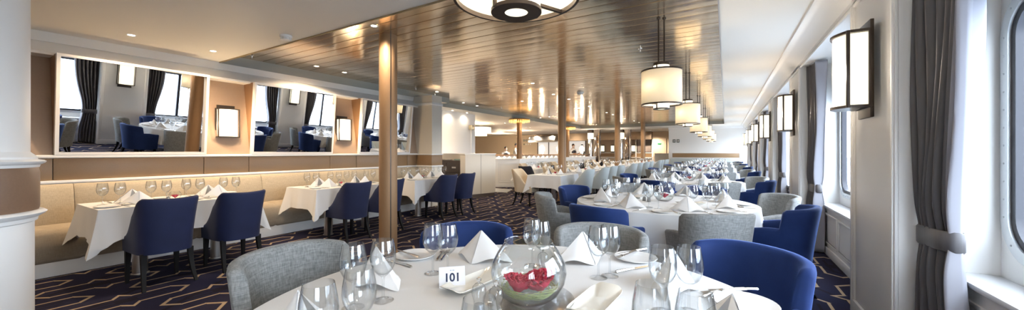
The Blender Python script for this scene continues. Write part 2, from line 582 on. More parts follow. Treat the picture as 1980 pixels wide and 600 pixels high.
# the sea outside
sea = mat('grey_sea_water', (.34, .37, .40), .5, spec=.12); t_ = NT(sea)
f = t_.noise(t_.scalev(t_.geo(), 1, 1, 1), .5, 6, .6); t_.bump(f, 1.0, .5)
struct('sea', MB().box(3, 1500, -900, 900, -9, -8.9), sea)
tag(bpy.data.objects['sea'], 'pale grey sea outside the windows', 'sea')

# ---- far wall, back wall
mb = MB(); mb.box(-2.79, 1.5, 22.3, 22.5, 0, CW); struct('wall_far', mb, white)
struct('trim_8', MB().prism([(22.3, 2.56), (22.27, 2.56), (22.2, 2.62), (22.18, CW), (22.3, CW)], 'x', -2.79, XR), white)
mb = MB()
mb.box(-2.6, .62, 22.26, 22.3, 1.0, 1.24, .01); struct('trim_9', mb, leather)
mb = MB(); mb.box(-2.66, .68, 22.25, 22.3, 1.24, 1.27); mb.box(-2.66, .68, 22.25, 22.3, .97, 1.0); mb.box(-2.66, -2.6, 22.25, 22.3, .97, 1.27); mb.box(.62, .68, 22.25, 22.3, .97, 1.27); struct('trim_10', mb, white)
struct('wall_near', MB().box(-9, 1.5, -3.1, -3, 0, CW), wallc)

# ---- left wall: tilted tan wall, sill, leather band, rail
YL0, YL1 = -3.0, 6.5
mb = MB()
mb.prism([(-6.54, 1.26), (-6.74, 2.42), (-9, 2.42), (-9, 1.26)], 'y', YL0, YL1)
struct('wall_left', mb, tan_wall)
mb = MB()
mb.box(-9, -6.60, YL0, YL1, 0, 1.26); struct('wall_left_lower', mb, white)
mb = MB(); mb.prism([(-6.52, 2.40), (-6.52, 2.43), (-6.70, 2.575), (-9, 2.575), (-9, 2.40)], 'y', YL0, YL1)
struct('wall_left_frieze', mb, white)
struct('ceiling_cove', MB().prism([(-6.69, 2.575), (-6.655, CW), (-9, CW), (-9, 2.575)], 'y', YL0, YL1), ceil_m)
mb = MB(); yy = YL0
seams = [-1.1, .89, 2.27, 2.85, 4.23, 4.81, 6.2]
prev = YL0
for s_ in seams + [YL1]:
    mb.box(-6.62, -6.57, prev + .003, s_ - .003, .985, 1.235, .006); prev = s_
struct('trim_11', mb, leather)
mb = MB(); mb.box(-6.62, -6.485, YL0, YL1, 1.24, 1.275, .008); struct('trim_12', mb, white)
mb = MB(); mb.box(-6.62, -6.53, YL0, YL1, .95, .985, .01); struct('trim_13', mb, white)

# return pilaster at the end of the bench
mb = MB(); mb.box(-6.9, -6.06, YL1, YL1 + .35, 0, CW)
struct('wall_return', mb, wallc)
mb = MB(); mb.box(-6.56, -6.055, YL1 - .015, YL1 + .36, .985, 1.235, .005); struct('trim_14', mb, leather)
mb = MB(); mb.box(-6.6, -6.03, YL1 - .04, YL1 + .37, 1.235, 1.265, .006); mb.box(-6.6, -6.03, YL1 - .04, YL1 + .37, .95, .985, .006); mb.box(-6.6, -6.03, YL1 - .03, YL1 + .36, 2.44, 2.50, .006)
struct('trim_15', mb, white)

tan_back = mat('tan_wall_paint', (.66, .53, .38), .6)
# white wall beyond, and the deep room on the left
struct('wall_left_far', MB().box(-8.2, -7.95, YL1, 10.8, 0, CW), white)
mb = MB(); mb.box(-9, -6.9, YL1, YL1 + .1, 0, CW); struct('wall_behind_return', mb, white)
struct('wall_deep_near', MB().box(-20, -8.2, 10.6, 10.8, 0, CW), wallc)
struct('wall_deep_left', MB().box(-20.2, -20, 10.6, 26, 0, CW), tan_back)
struct('wall_back', MB().box(-20, 1.5, 26, 26.2, 0, CW), tan_back)
struct('wall_hull_right', MB().box(1.3, 1.4, 22.3, 26, 0, CW), white)
struct('wall_end_right', MB().box(1.3, 1.4, -3, -2.5, 0, CW), white)

# ================================================================ CHAIR BUILDERS
def smooth(a, b, x):
    x = max(0, min(1, (x - a) / (b - a))); return x * x * (3 - 2 * x)

def shell(path, height, flare, th=.055, z0=.30, zi=.41, n=56):
    """upholstered wrap-round back: path(t)->(x,y), height(t)->top z, t in -1..1"""
    mb = MB(); rings = []
    for i in range(n + 1):
        t = -1 + 2 * i / n
        p = Vector(path(t)); e = 1e-3
        d = Vector(path(min(1, t + e))) - Vector(path(max(-1, t - e))); d.normalize()
        nrm = Vector((d.y, -d.x))                      # outward
        h = height(t)
        def F(z): return flare(t) * max(0, (z - z0) / .55) ** 1.35
        ring = []
        for j in range(7):
            z = z0 + (h - .025 - z0) * j / 6
            q = p + nrm * F(z); ring.append((q.x, q.y, z))
        for off, dz in ((-.006, -.008), (-.02, 0), (-th + .02, 0), (-th + .006, -.008)):
            q = p + nrm * (F(h) + off); ring.append((q.x, q.y, h + dz))
        for j in range(5, -1, -1):
            z = zi + (h - .025 - zi) * j / 5
            q = p + nrm * (F(z) - th); ring.append((q.x, q.y, z))
        q = p + nrm * (-th); ring.append((q.x, q.y, z0))
        rings.append(ring)
    mb.loft(rings)
    return mb

def pad(outline, z0, z1, r=.03):
    """soft block following an outline"""
    mb = MB(); c = Vector((sum(p[0] for p in outline) / len(outline), sum(p[1] for p in outline) / len(outline)))
    rings = []
    for ins, z in ((r, z0), (r * .3, z0 + r * .3), (0, z0 + r), (0, z1 - r), (r * .3, z1 - r * .3), (r, z1), (r * 3, z1 + .006), (.12, z1 + .012)):
        rr = []
        for p in outline:
            v = Vector(p) - c; L = v.length
            q = c + v * max(.02, (L - ins) / L)
            rr.append((q.x, q.y, z))
        rings.append(rr)
    return mb.loft(rings)

def leg_mesh(x, y, ztop, splay, w0=.022, w1=.013, curve=False):
    """tapered square leg; splay = (dx, dy) at the floor"""
    rings = []
    for k in range(6):
        f = k / 5; z = ztop * (1 - f)
        g = f * f if curve else f
        cx, cy = x + splay[0] * g, y + splay[1] * g; w = w0 + (w1 - w0) * f
        rings.append([(cx - w, cy - w, z), (cx + w, cy - w, z), (cx + w, cy + w, z), (cx - w, cy + w, z)])
    return MB().loft(rings)

def tub_chair(fabric, label):
    """armchair facing +Y: curved back stepping down to arms"""
    R, RY, L = .275, .25, .22
    def path(t):
        a = abs(t); sx = 1 if t >= 0 else -1
        if a <= .62:
            al = a / .62 * PI / 2
            return sx * R * math.sin(al) ** .85, -RY * max(0., math.cos(al)) ** .9
        return sx * (R - .012 * (a - .62) / .38), (a - .62) / .38 * L
    def height(t):
        a = abs(t)
        top = .845 - .03 * (a / .5) ** 2
        arm = .665 - .035 * smooth(.55, 1, a)
        return top + (arm - top) * smooth(.455, .50, a)
    def flare(t): return .07 - .035 * smooth(.15, .6, abs(t))
    r = thing('tub_armchair', label, 'armchair')
    shell(path, height, flare, .06, .27).build('backrest', fabric, r, angle=60)
    ol = [path(-1 + 2 * i / 40) for i in range(41)]
    ol = [(x * .86, y * .86) for x, y in ol]
    ol += [(x, L + .03) for x in (.22, .11, 0, -.11, -.22)]
    pad(ol, .27, .455).build('seat', fabric, r, angle=60)
    for sx in (-1, 1):
        leg_mesh(sx * .22, .19, .28, (sx * .01, .01)).build('leg', darkwood, r)
        leg_mesh(sx * .19, -.17, .28, (sx * .03, -.08), curve=True).build('leg', darkwood, r)
    return Proto(r)

def side_chair(fabric, label, top=.86, wide=.212, legm=None):
    """dining chair facing +Y: flared back whose sides sweep down to the seat"""
    legm = legm or darkwood
    R, RY, L = wide, .17, .30
    def path(t):
        a = abs(t); sx = 1 if t >= 0 else -1
        if a <= .5:
            al = a / .5 * PI / 2
            return sx * R * math.sin(al) ** .7, (-RY - .04) * max(0., math.cos(al)) ** .8
        return sx * R, (a - .5) / .5 * L
    def height(t):
        a = abs(t); f = smooth(.24, .95, a) ** .75
        return top + .012 * (a / .25 if a < .25 else 1) - (top - .47) * f
    def flare(t): return .085 - .06 * smooth(.15, .5, abs(t))
    r = thing('dining_chair', label, 'chair')
    shell(path, height, flare, .045, .33, .40).build('backrest', fabric, r, angle=60)
    ol = [path(-1 + 2 * i / 36) for i in range(37)]
    ol = [(x * .88, y * .86) for x, y in ol] + [(x, L + .02) for x in (.2, .1, 0, -.1, -.2)]
    pad(ol, .33, .47).build('seat', fabric, r, angle=60)
    for sx in (-1, 1):
        leg_mesh(sx * .185, .25, .34, (sx * .005, .01)).build('leg', legm, r)
        leg_mesh(sx * .175, -.12, .34, (sx * .02, -.09), curve=True).build('leg', legm, r)
    return Proto(r)

blue_tub = tub_chair(velvet_m, 'blue velvet tub armchair')
grey_tub = tub_chair(grey_m, 'grey tweed tub armchair')
blue_side = side_chair(velvet_dark, 'navy velvet dining chair')
pale_side = side_chair(lightgrey_m, 'pale grey dining chair', .90)
cream_side = side_chair(cream_m, 'cream dining chair', .88)
black_side = side_chair(black_m, 'black dining chair', .88, .20)

# ================================================================ TABLEWARE PROTOTYPES
def wine_glass_mesh(fine=True):
    mb = MB(); n = 28 if fine else 12
    outer = [(.0385, .0), (.038, .0025), (.020, .0045), (.008, .010), (.0048, .022), (.0042, .055), (.0045, .080), (.007, .092),
             (.020, .101), (.034, .116), (.0435, .138), (.0465, .160), (.0445, .185), (.0400, .210), (.0368, .228)]
    if fine:
        inner = [(.0358, .2282), (.0388, .210), (.0432, .185), (.0452, .160), (.0422, .138), (.0328, .1175), (.0188, .1035), (.004, .098)]
        mb.lathe(outer + inner, n=n, capb=True, capt=True)
    else:
        mb.lathe([outer[i] for i in (0, 1, 3, 4, 6, 8, 9, 10, 11, 12, 14)], n=n, capb=True, capt=False)
    return mb
g_fine = Proto(tag(wine_glass_mesh(True).build('wine_glass', glass_m, angle=50), 'wine glass', 'wine glass'))
g_far = Proto(tag(wine_glass_mesh(False).build('wine_glass', glass_m, angle=50), 'wine glass', 'wine glass'))

def napkin_mesh(fine=True):
    """linen square folded into a standing pyramid, crease to the front (-Y)"""
    mb = MB(); nu, nv = (12, 10) if fine else (6, 4)
    A = Vector((0, .015, .150)); Lc = Vector((-.165, .045, 0)); Rc = Vector((.165, .045, 0)); Fc = Vector((.0, -.075, 0))
    def face(P, Q, off, belly):
        def fn(u, v):
            b = P.lerp(Q, u)
            bow = belly * math.sin(PI * u) * v * 1.1
            p = A.lerp(b, v)
            nrm = (Q - P).cross(A - P).normalized()
            if nrm.z < 0: nrm = -nrm
            p = p + nrm * (bow + off)
            # a soft roll along the hem
            if v > .85: p.z += .006 * math.sin((v - .85) / .15 * PI)
            if fine: p.z += .020 * math.sin(PI * u) ** 2 * v ** 3
            p.z = max(p.z, .0005 + off * .2)
            return p
        mb.grid(fn, nu, nv)
    for off in ((0.0, .005) if fine else (0.0,)):
        face(Lc, Fc, off, .012); face(Fc, Rc, off, .012)
    # the two back flaps folded behind
    B1 = Vector((.055, .095, 0)); B2 = Vector((-.055, .095, 0))
    for (P_, Q_) in ((Rc, B1), (B2, Lc)):
        face(P_, Q_, 0.0, .006)
    return mb
n_fine = Proto(tag(napkin_mesh(True).build('folded_napkin', napkin_m, angle=30), 'napkin', 'napkin'))
n_far = Proto(tag(napkin_mesh(False).build('folded_napkin', napkin_m, angle=30), 'napkin', 'napkin'))

def plate_mesh(r=.095, n=32):
    return MB().lathe([(r * .55, 0), (r * .6, .002), (r * .98, .012), (r, .015), (r * .985, .0165), (r * .64, .006), (r * .58, .005)], n=n)
plate_p = Proto(tag(plate_mesh().build('side_plate', porcelain, angle=50), 'plate', 'plate'))

def fork_mesh():
    mb = MB()
    mb.tube([(0, -.10, .004), (0, -.06, .007), (0, 0, .004), (0, .035, .005)], .004, 6, rs=[.006, .0055, .0035, .004])
    mb.box(-.011, .011, .035, .058, .004, .007, .001)
    for i in range(4): mb.box(-.0105 + i * .0058, -.0075 + i * .0058, .057, .098, .004, .006)
    return mb
def knife_mesh():
    mb = MB()
    mb.tube([(0, -.11, .005), (0, -.06, .006), (0, 0, .005)], .006, 6, rs=[.0075, .007, .0055])
    mb.loft([[(-.004, 0, .0035), (.009, 0, .003), (.009, 0, .005), (-.004, 0, .0065)], [(-.004, .08, .0035), (.011, .08, .003), (.011, .08, .0045), (-.004, .08, .006)], [(-.003, .115, .0035), (.001, .115, .0032), (.001, .115, .0042), (-.003, .115, .0048)]])
    return mb
fork_p = Proto(tag(fork_mesh().build('fork', cutlery_m), 'fork', 'fork'))
knife_p = Proto(tag(knife_mesh().build('knife', cutlery_m), 'knife', 'knife'))

def mill_thing():
    r = thing('pepper_mill', 'glass mill', 'mill')
    MB().lathe([(.021, 0), (.022, .004), (.019, .03), (.017, .055), (.019, .066), (.0235, .080), (.0245, .095), (.021, .109), (.012, .118), (.004, .121)], n=20).build('body', glass_m, r, angle=50)
    MB().lathe([(.0205, .003), (.0175, .03), (.0155, .05)], n=16).build('filling', pepper_m, r)
    MB().lathe([(.0035, .119), (.0035, .124), (.008, .127), (.0085, .134), (.004, .138)], n=14).build('knob', chrome, r)
    return Proto(r)
pepper_m = noisy('ground_pepper', (.10, .09, .085), (.45, .44, .42), 400, .8)
mill_p = mill_thing()

rose_m = noisy('crimson_rose', (.42, .006, .035), (.68, .03, .09), 30, .6)
leaf_m = noisy('green_stems', (.16, .24, .05), (.50, .52, .28), 80, .5)

def rose_mesh(s=1.):
    mb = MB()
    for ring_, (r0, r1, h, n) in enumerate(((.003, .008, .040, 3), (.008, .015, .043, 4), (.013, .024, .042, 5), (.018, .033, .038, 6), (.022, .042, .031, 7))):
        for k in range(n):
            a0 = 2 * PI * k / n + ring_ * .7; da = 2 * PI / n * .72
            def fn(u, v, a0=a0, da=da, r0=r0, r1=r1, h=h):
                a = a0 + (u - .5) * 2 * da
                r = r0 * .6 + (r1 - r0 * .6) * v ** .4 + .0045 * math.sin(u * 13 + ring_ * 2 + k) * v ** 2 + .005 * max(0, v - .75) * 4
                z = .002 + h * min(v * 1.15, 1 - (v - .87) * .5) * (1 - .25 * abs(u - .5)) + .005 * math.sin(u * 17 + k) * v ** 2
                return (r * math.cos(a) * s, r * math.sin(a) * s, z * s)
            mb.grid(fn, 12, 6)
    mb.lathe([(.003 * s, -.012 * s), (.012 * s, -.004 * s), (.022 * s, .006 * s)], n=12)
    return mb

def flower_bowl(loc, s, label, group=None, fine=True):
    """fish-bowl vase; the roses and greens inside are things of their own"""
    prof = [(.055, 0), (.075, .006), (.108, .030), (.132, .070), (.139, .105), (.133, .142), (.113, .180), (.093, .207), (.088, .216), (.090, .220)]
    mb = MB()
    pr = [(r * s, z * s) for r, z in prof]
    if fine: pr += [((r - .003) * s, z * s) for r, z in reversed(prof[1:])] + [(.05 * s, .006 * s)]
    mb.lathe(pr, n=48 if fine else 18, capb=True, capt=fine)
    b = mb.build('glass_bowl', bowl_m, loc=loc, angle=60); tag(b, label, 'bowl', group)
    return b

# ================================================================ LINEN
def round_cloth(r, side, ztop, zmin, seed, n=144):
    """square cloth over a round top: folds and four hanging points"""
    rnd = random.Random(seed); ph = rnd.uniform(0, 6.28); rot = rnd.uniform(0, .6)
    mb = MB(); rings = []
    nf = 22
    def drop(a):
        aa = a - rot; m = max(abs(math.cos(aa)), abs(math.sin(aa)))
        return min(side / m - r, ztop - zmin)
    levels = [0, .03, .10, .25, .45, .65, .85, 1.0]
    rings.append([((r - .02) * math.cos(2 * PI * i / n), (r - .02) * math.sin(2 * PI * i / n), ztop + .004) for i in range(n)])
    for L in levels:
        rr = []
        for i in range(n):
            a = 2 * PI * i / n; d = drop(a)
            amp = .006 + .035 * L
            fold = amp * (math.sin(nf * a + ph) * .6 + math.sin(13 * a + 2 * ph) * .4)
            rad = r + .006 + fold * min(1, L * 2.2) + .02 * L
            z = ztop + .002 - d * L
            rr.append((rad * math.cos(a), rad * math.sin(a), z))
        rings.append(rr)
    R = [[mb.v(p) for p in q] for q in rings]
    c = mb.v((0, 0, ztop + .004))
    for i in range(n): mb.f([c, R[0][i], R[0][(i + 1) % n]])
    for a, b in zip(R, R[1:]):
        for i in range(n):
            j = (i + 1) % n; mb.f([a[i], b[i], b[j], a[j]])
    return mb

def rect_cloth(lx, ly, ztop, over, seed, crease=True):
    """cloth over a rectangular top; the corners hang in long points"""
    rnd = random.Random(seed); ph = rnd.uniform(0, 6)
    mb = MB(); hx, hy = lx / 2, ly / 2; rc = .012
    # perimeter samples: (x, y, nx, ny, cornerness)
    per = []
    def side(x0, y0, x1, y1, nx, ny):
        L = math.hypot(x1 - x0, y1 - y0); m = max(8, int(L / .045))
        for i in range(m + 1):
            f = i / m; dd = min(f, 1 - f) * L
            per.append((x0 + (x1 - x0) * f, y0 + (y1 - y0) * f, nx, ny, math.exp(-(dd / .085) ** 2) * .55, dd))
    def corner(cx, cy, a0):
        for i in range(1, 6):
            a = a0 + PI / 2 * i / 6; w = 1 - abs(i - 3) / 3 * .42
            per.append((cx, cy, math.cos(a), math.sin(a), w, 0))
    side(hx, -hy, hx, hy, 1, 0); corner(hx, hy, 0)
    side(hx, hy, -hx, hy, 0, 1); corner(-hx, hy, PI / 2)
    side(-hx, hy, -hx, -hy, -1, 0); corner(-hx, -hy, PI)
    side(-hx, -hy, hx, -hy, 0, -1); corner(hx, -hy, 1.5 * PI)
    n = len(per); rings = []
    for L in (0, .04, .15, .3, .5, .7, .85, 1.0):
        rr = []
        for k, (x, y, nx, ny, cw, dd) in enumerate(per):
            d = over * (1 + .50 * cw)
            s_ = x * abs(ny) + y * abs(nx)
            wave = .012 * math.sin(s_ * 17 + ph + nx * 2) + .006 * math.sin(s_ * 39 + ph)
            out = .006 + (.03 + .10 * cw ** 2) * L ** 1.2 + wave * L * (1 - cw)
            rr.append((x + nx * out, y + ny * out, ztop + .003 - d * L))
        rings.append(rr)
    R = [[mb.v(p) for p in q] for q in rings]
    c = mb.v((0, 0, ztop + .004))
    for i in range(n): mb.f([c, R[0][i], R[0][(i + 1) % n]])
    for a, b in zip(R, R[1:]):
        for i in range(n):
            j = (i + 1) % n; mb.f([a[i], b[i], b[j], a[j]])
    return mb

# ================================================================ PLACE SETTINGS
ZT = .755
compass = ['right', 'far right', 'far', 'far left', 'left', 'near left', 'near', 'near right']
def seat_name(ox, oy):
    a = math.degrees(math.atan2(-SA * ox + CA * oy, CA * ox + SA * oy)) % 360
    return compass[int(round(a / 45)) % 8]

def setting(x, y, ox, oy, where, grp, fine=False, plates=True, cutl=True, glasses=2, inset=0.):
    """napkin, plate, two glasses and cutlery for one seat at table edge (x, y), outward (ox, oy)"""
    tx, ty = -oy, ox                                         # along the table edge
    def at(i, t): return (x - ox * i + tx * t, y - oy * i + ty * t)
    a = math.atan2(oy, ox) + PI / 2
    j = random.uniform(-.25, .25)
    p = at(.24, random.uniform(-.02, .02))
    (n_fine if fine else n_far).place((*p, ZT), a + j, 'white pyramid napkin at the ' + where, 'folded napkins on the ' + grp, scale=(.98 + random.uniform(-.08, .08),) * 3)
    if plates:
        p = at(.17, -.26); plate_p.place((*p, ZT), 0, 'small white plate at the ' + where, 'side plates on the ' + grp)
    if cutl:
        p = at(.15, -.14); fork_p.place((*p, ZT), a + PI + .08, 'steel fork at the ' + where, 'forks on the ' + grp)
        p = at(.15, .15); knife_p.place((*p, ZT), a + PI - .05, 'steel knife at the ' + where, 'knives on the ' + grp)
    gs = [at(.40, .12), at(.36, .24)][:glasses]
    gs.sort(key=lambda q: screen(*q)[0])
    for g, nm in zip(gs, ('left', 'right')):
        (g_fine if fine else g_far).place((*g, ZT), 0, ('%s wine glass at the ' % nm) + where, 'wine glasses on the ' + grp)

# ================================================================ ROOM FITTINGS
def local(mb, loc): return mb.xf(Matrix.Translation(-Vector(loc)))

def downlight_proto():
    r = thing('ceiling_downlight', 'small round recessed downlight', 'downlight')
    MB().lathe([(.030, .0), (.045, -.004), (.047, -.001), (.047, .004), (.030, .004)], n=20, capb=False, capt=False).build('trim_ring', plastic_w, r)
    MB().lathe([(.0, -.001), (.030, -.001), (.030, .006), (.0, .006)], n=16, capb=False, capt=False).build('lens', downlight_m, r)
    return Proto(r)
dl = downlight_proto()
def downlight(x, y, z, label, group, lit=True, w=None):
    dl.place((x, y, z), 0, label, group)
    if lit: spot('downlight_lamp', (x, y, z - .03), w or DOWN_W, (1, .74, .48) if x < -4.6 and y < 9 else (1, .84, .66))

PANEL = [(723, 50), (612, 128), (666, 140), (845, 177.5), (896, 199), (922.5, 204.7), (1030, 161), (1009.7, 195.8), (1070, 182.5),
         (1100, 192), (1139.5, 205.7), (1120, 209), (1173, 218), (1185, 221.5), (1208, 229.6), (1153, 241), (1235.5, 237), (1226, 234), (1045, 228), (1062, 226)]
lit_cells = set()
for i, (px, py) in enumerate(PANEL):
    x, y = P(px, py, CP)
    x = max(x, -7.2)
    cell = (round(x / 2.2), round(y / 2.4)); lit = cell not in lit_cells; lit_cells.add(cell)
    downlight(x, y, CP - .001, 'small round downlight in the bronze ceiling, %s as numbered from the near edge' % ORD[i], 'downlights in the bronze ceiling', lit)
for i, (px, py) in enumerate([(254, 68), (412, 99), (844.7, 208.8), (875, 213.8), (903, 218.3)]):
    x, y = P(px, py, CW)
    downlight(x, y, CW, 'round recessed downlight in the cream ceiling, %s from the left' % ORD[i], 'downlights in the white ceiling', w=DOWN_W * (.7 if i < 2 else .13))
for i, (x, y) in enumerate([(-6.3, -.6), (-2.6, -1.6)]):  # out of view, added to light the near end of the room
    downlight(x, y, CW, 'added unseen downlight in the cream ceiling above the camera end, %s in line' % ORD[i], 'added downlights over the near end', w=DOWN_W * .65)
for i, (px, py) in enumerate([(944, 238), (955, 240.5), (976, 238.3), (1017.5, 246.3), (1025, 247), (968, 259), (1060, 262), (1018, 260), (1115, 264), (1260, 254)]):
    x, y = P(px, py, CW)
    y = min(y, 25); x = max(-19, x)
    downlight(x, y, CW, 'tiny downlight in the ceiling of the deep left room, %s from the left' % ORD[i], 'downlights of the deep left room', lit=i in (0, 3, 5, 6, 8, 9), w=DOWN_W * 4)

def detector(px, py, z, r, label):
    x, y = P(px, py, z)
    t = thing('smoke_detector', label, 'smoke detector', (x, y, z))
    MB().lathe([(r, 0), (r, -.018), (r * .92, -.028)], n=28).build('base', plastic_w, t)
    mb = MB().lathe([(r * .78, -.028), (r * .72, -.05), (r * .4, -.058)], n=24)
    for k in range(10):
        a = 2 * PI * k / 10; mb.box(-.006, .006, -.002, .006, -.052, -.022, M=Matrix.Rotation(a, 4, 'Z') @ Matrix.Translation((0, r * .78, 0)))
    mb.build('sensor_head', plastic_w, t)
    MB().lathe([(r * .74, -.034), (r * .715, -.046)], n=24, capb=False, capt=False).build('vent_slot', gasket, t)
detector(553, 69, CW, .065, 'round white smoke detector on the cream ceiling near the bronze panels')
detector(1122, 178.5, CP, .085, 'flat white smoke detector on the bronze ceiling beside the second column')
for i, (px, py, z) in enumerate([(487, 107, CP), (804, 170, CP), (841, 181, CP), (1238, 94, CP), (970, 208, CP)]):
    x, y = P(px, py, z)
    t = thing('sprinkler', 'chrome fire sprinkler under the bronze ceiling, %s from the left' % ORD[[0, 1, 2, 4, 3][i]], 'sprinkler', (x, y, z), group='ceiling sprinklers')
    MB().lathe([(.03, 0), (.028, -.006), (.010, -.010), (.008, -.03), (.004, -.04)], n=16).build('body', chrome, t)
    MB().lathe([(.002, -.04), (.018, -.044), (.018, -.047), (.002, -.047)], n=12).build('deflector', chrome, t)

# ---- columns
def column(x, y, z1, label, r=.108):
    t = thing('column', label, 'column', (x, y, 0), group='bronze columns')
    MB().lathe([(r, .0), (r, z1)], n=40).build('shaft', col_m, t)
    MB().box(r - .006, r + .003, -.006, .006, .02, z1, M=Matrix.Rotation(math.radians(-25), 4, 'Z')).build('seam', bronze_dark, t)
    MB().lathe([(r + .012, 0), (r + .012, .03), (r + .002, .04)], n=32).build('base_ring', col_m, t)
for i, y in enumerate((3.22, 9.05, 14.85, 20.1)):
    column(-3.78 if i else -3.76, y, CP + .01, 'round bronze column, %s in the row from the camera' % ORD[i], .108 if i else .113)
for i, y in enumerate((12.96, 18.2)):
    column(-7.3, y, CW, 'round orange-bronze column under a gold ring light, %s one' % ('nearer', 'farther')[i])
    t = thing('ring_chandelier', 'gold crystal ring light round the top of the %s deep column' % ('nearer', 'farther')[i], 'chandelier', (-7.3, y, 2.52), group='gold ring lights')
    MB().lathe([(.16, .16), (.43, .13), (.44, .10), (.16, .09)], n=40, capb=False, capt=False).build('ring', mat('brass', (.6, .36, .12), .25, 1.), t)
    mb = MB()
    for k in range(28):
        a = 2 * PI * k / 28
        for rr in (.22, .34, .42):
            mb.lathe([(.002, -.0), (.012, .02), (.012, .06), (.004, .10)], (rr * math.cos(a), rr * math.sin(a), .0 + (.44 - rr) * -.15), n=6)
    mb.build('crystal_fringe', gold_lit, t)
    bulb('chandelier_lamp', (-7.3 + .5, y, 2.3), 12, (1, .7, .4))

# big round white column at the left edge
CXL, CYL = W(990 + FPX * (-3.04 / 1.93), 1.93)
t = thing('column', 'thick round white column with a brown leather band at the left edge', 'column', (CXL, CYL, 0))
MB().lathe([(.285, 1.30), (.285, CW)], n=64).build('upper_shaft', white, t)
MB().lathe([(.30, .0), (.30, .92)], n=64).build('lower_shaft', white, t)
MB().lathe([(.312, .95), (.32, .99), (.32, 1.19), (.312, 1.23)], n=64).build('leather_band', leather_dark, t)
MB().lathe([(.29, 1.22), (.318, 1.22), (.322, 1.235), (.34, 1.245), (.345, 1.255), (.335, 1.262), (.312, 1.268), (.312, 1.28), (.285, 1.31)], n=64).build('upper_moulding', white, t)
MB().lathe([(.295, .90), (.312, .91), (.316, .93), (.338, .945), (.348, .957), (.338, .966), (.322, .972), (.30, .972)], n=64).build('lower_moulding', white, t)

# ---- bench along the left wall
bench = thing('banquette', 'long tan upholstered bench along the left wall', 'bench', (-6.3, 1.7, 0))
local(MB().box(-6.57, -6.08, YL0 + .02, YL1 - .02, 0, .16, .004), (-6.3, 1.7, 0)).build('plinth', white, bench)
edges = [YL0 + .02, -1.95, -.95, .05, 1.03, 2.01, 2.99, 3.97, 4.95, 5.93, YL1 - .02]
for a, b in zip(edges, edges[1:]):
    mb = MB()
    prof = [(-6.56, .155), (-6.05, .155), (-6.02, .19), (-6.015, .30), (-6.02, .44), (-6.045, .49), (-6.10, .51), (-6.3, .515), (-6.56, .50)]
    mb.loft([[(x, yy, z if abs(k) < 1 else z + (.012 if z < .2 else -.012)) for x, z in prof] for yy, k in ((a, 1), (a + .03, 0), ((a + b) / 2, 0), (b - .03, 0), (b, 1))])
    local(mb, (-6.3, 1.7, 0)).build('seat_cushion', seat_m, bench, angle=50)
    mb = MB()
    prof = [(-6.56, .49), (-6.41, .49), (-6.40, .54), (-6.43, .72), (-6.465, .88), (-6.49, .93), (-6.52, .945), (-6.56, .94)]
    mb.loft([[((x if x < -6.5 else x - (.014 if abs(k) else 0)), yy, z) for x, z in prof] for yy, k in ((a + .002, 1), (a + .03, 0), ((a + b) / 2, 0), (b - .03, 0), (b - .002, 1))])
    local(mb, (-6.3, 1.7, 0)).build('back_cushion', bench_m, bench, angle=50)

# ---- leaning mirrors
wedge_m = mat('brown_mirror_case', (.26, .145, .075), .5)
for i, (a, b) in enumerate([(-1.07, .31), (.89, 2.27), (2.85, 4.23), (4.81, 6.2)]):
    loc = (-6.5, (a + b) / 2, 1.275)
    t = thing('wall_mirror', 'large white-framed mirror leaning from the left wall, ' + ['nearest the white column', 'first one past the white column', 'between the two lit sconces', 'beyond the bronze column'][i], 'mirror', loc)
    local(MB().prism([(-6.55, 1.275), (-6.435, 2.41), (-6.735, 2.41), (-6.575, 1.275)], 'y', a, b), loc).build('case', wedge_m, t, flat=True)
    def X(z, off): return -6.52 + (z - 1.275) / 1.135 * .115 + off
    mb = MB(); w = .03
    mb.prism([(X(1.275, -.03), 1.275), (X(1.275, .038), 1.275), (X(1.305, .038), 1.305), (X(1.305, -.03), 1.305)], 'y', a, b)
    mb.prism([(X(2.38, -.03), 2.38), (X(2.38, .038), 2.38), (X(2.41, .038), 2.41), (X(2.41, -.03), 2.41)], 'y', a, b)
    for (c_, d_) in ((a, a + w), (b - w, b)):
        mb.prism([(X(1.3, -.03), 1.3), (X(1.3, .038), 1.3), (X(2.385, .038), 2.385), (X(2.385, -.03), 2.385)], 'y', c_, d_)
    local(mb, loc).build('frame', white, t)
    yaw = [0, -.0305, .033, 0][i]                 # the mirrors are not hung perfectly parallel
    mb = MB()
    mb.loft([[(X(z, o_) + yaw * (yy - loc[1]), yy, z) for z, o_ in ((1.3, -.002), (1.3, .012), (2.385, .012), (2.385, -.002))] for yy in (a + w, b - w)])
    local(mb, loc).build('mirror_glass', mirror_m, t, flat=True)

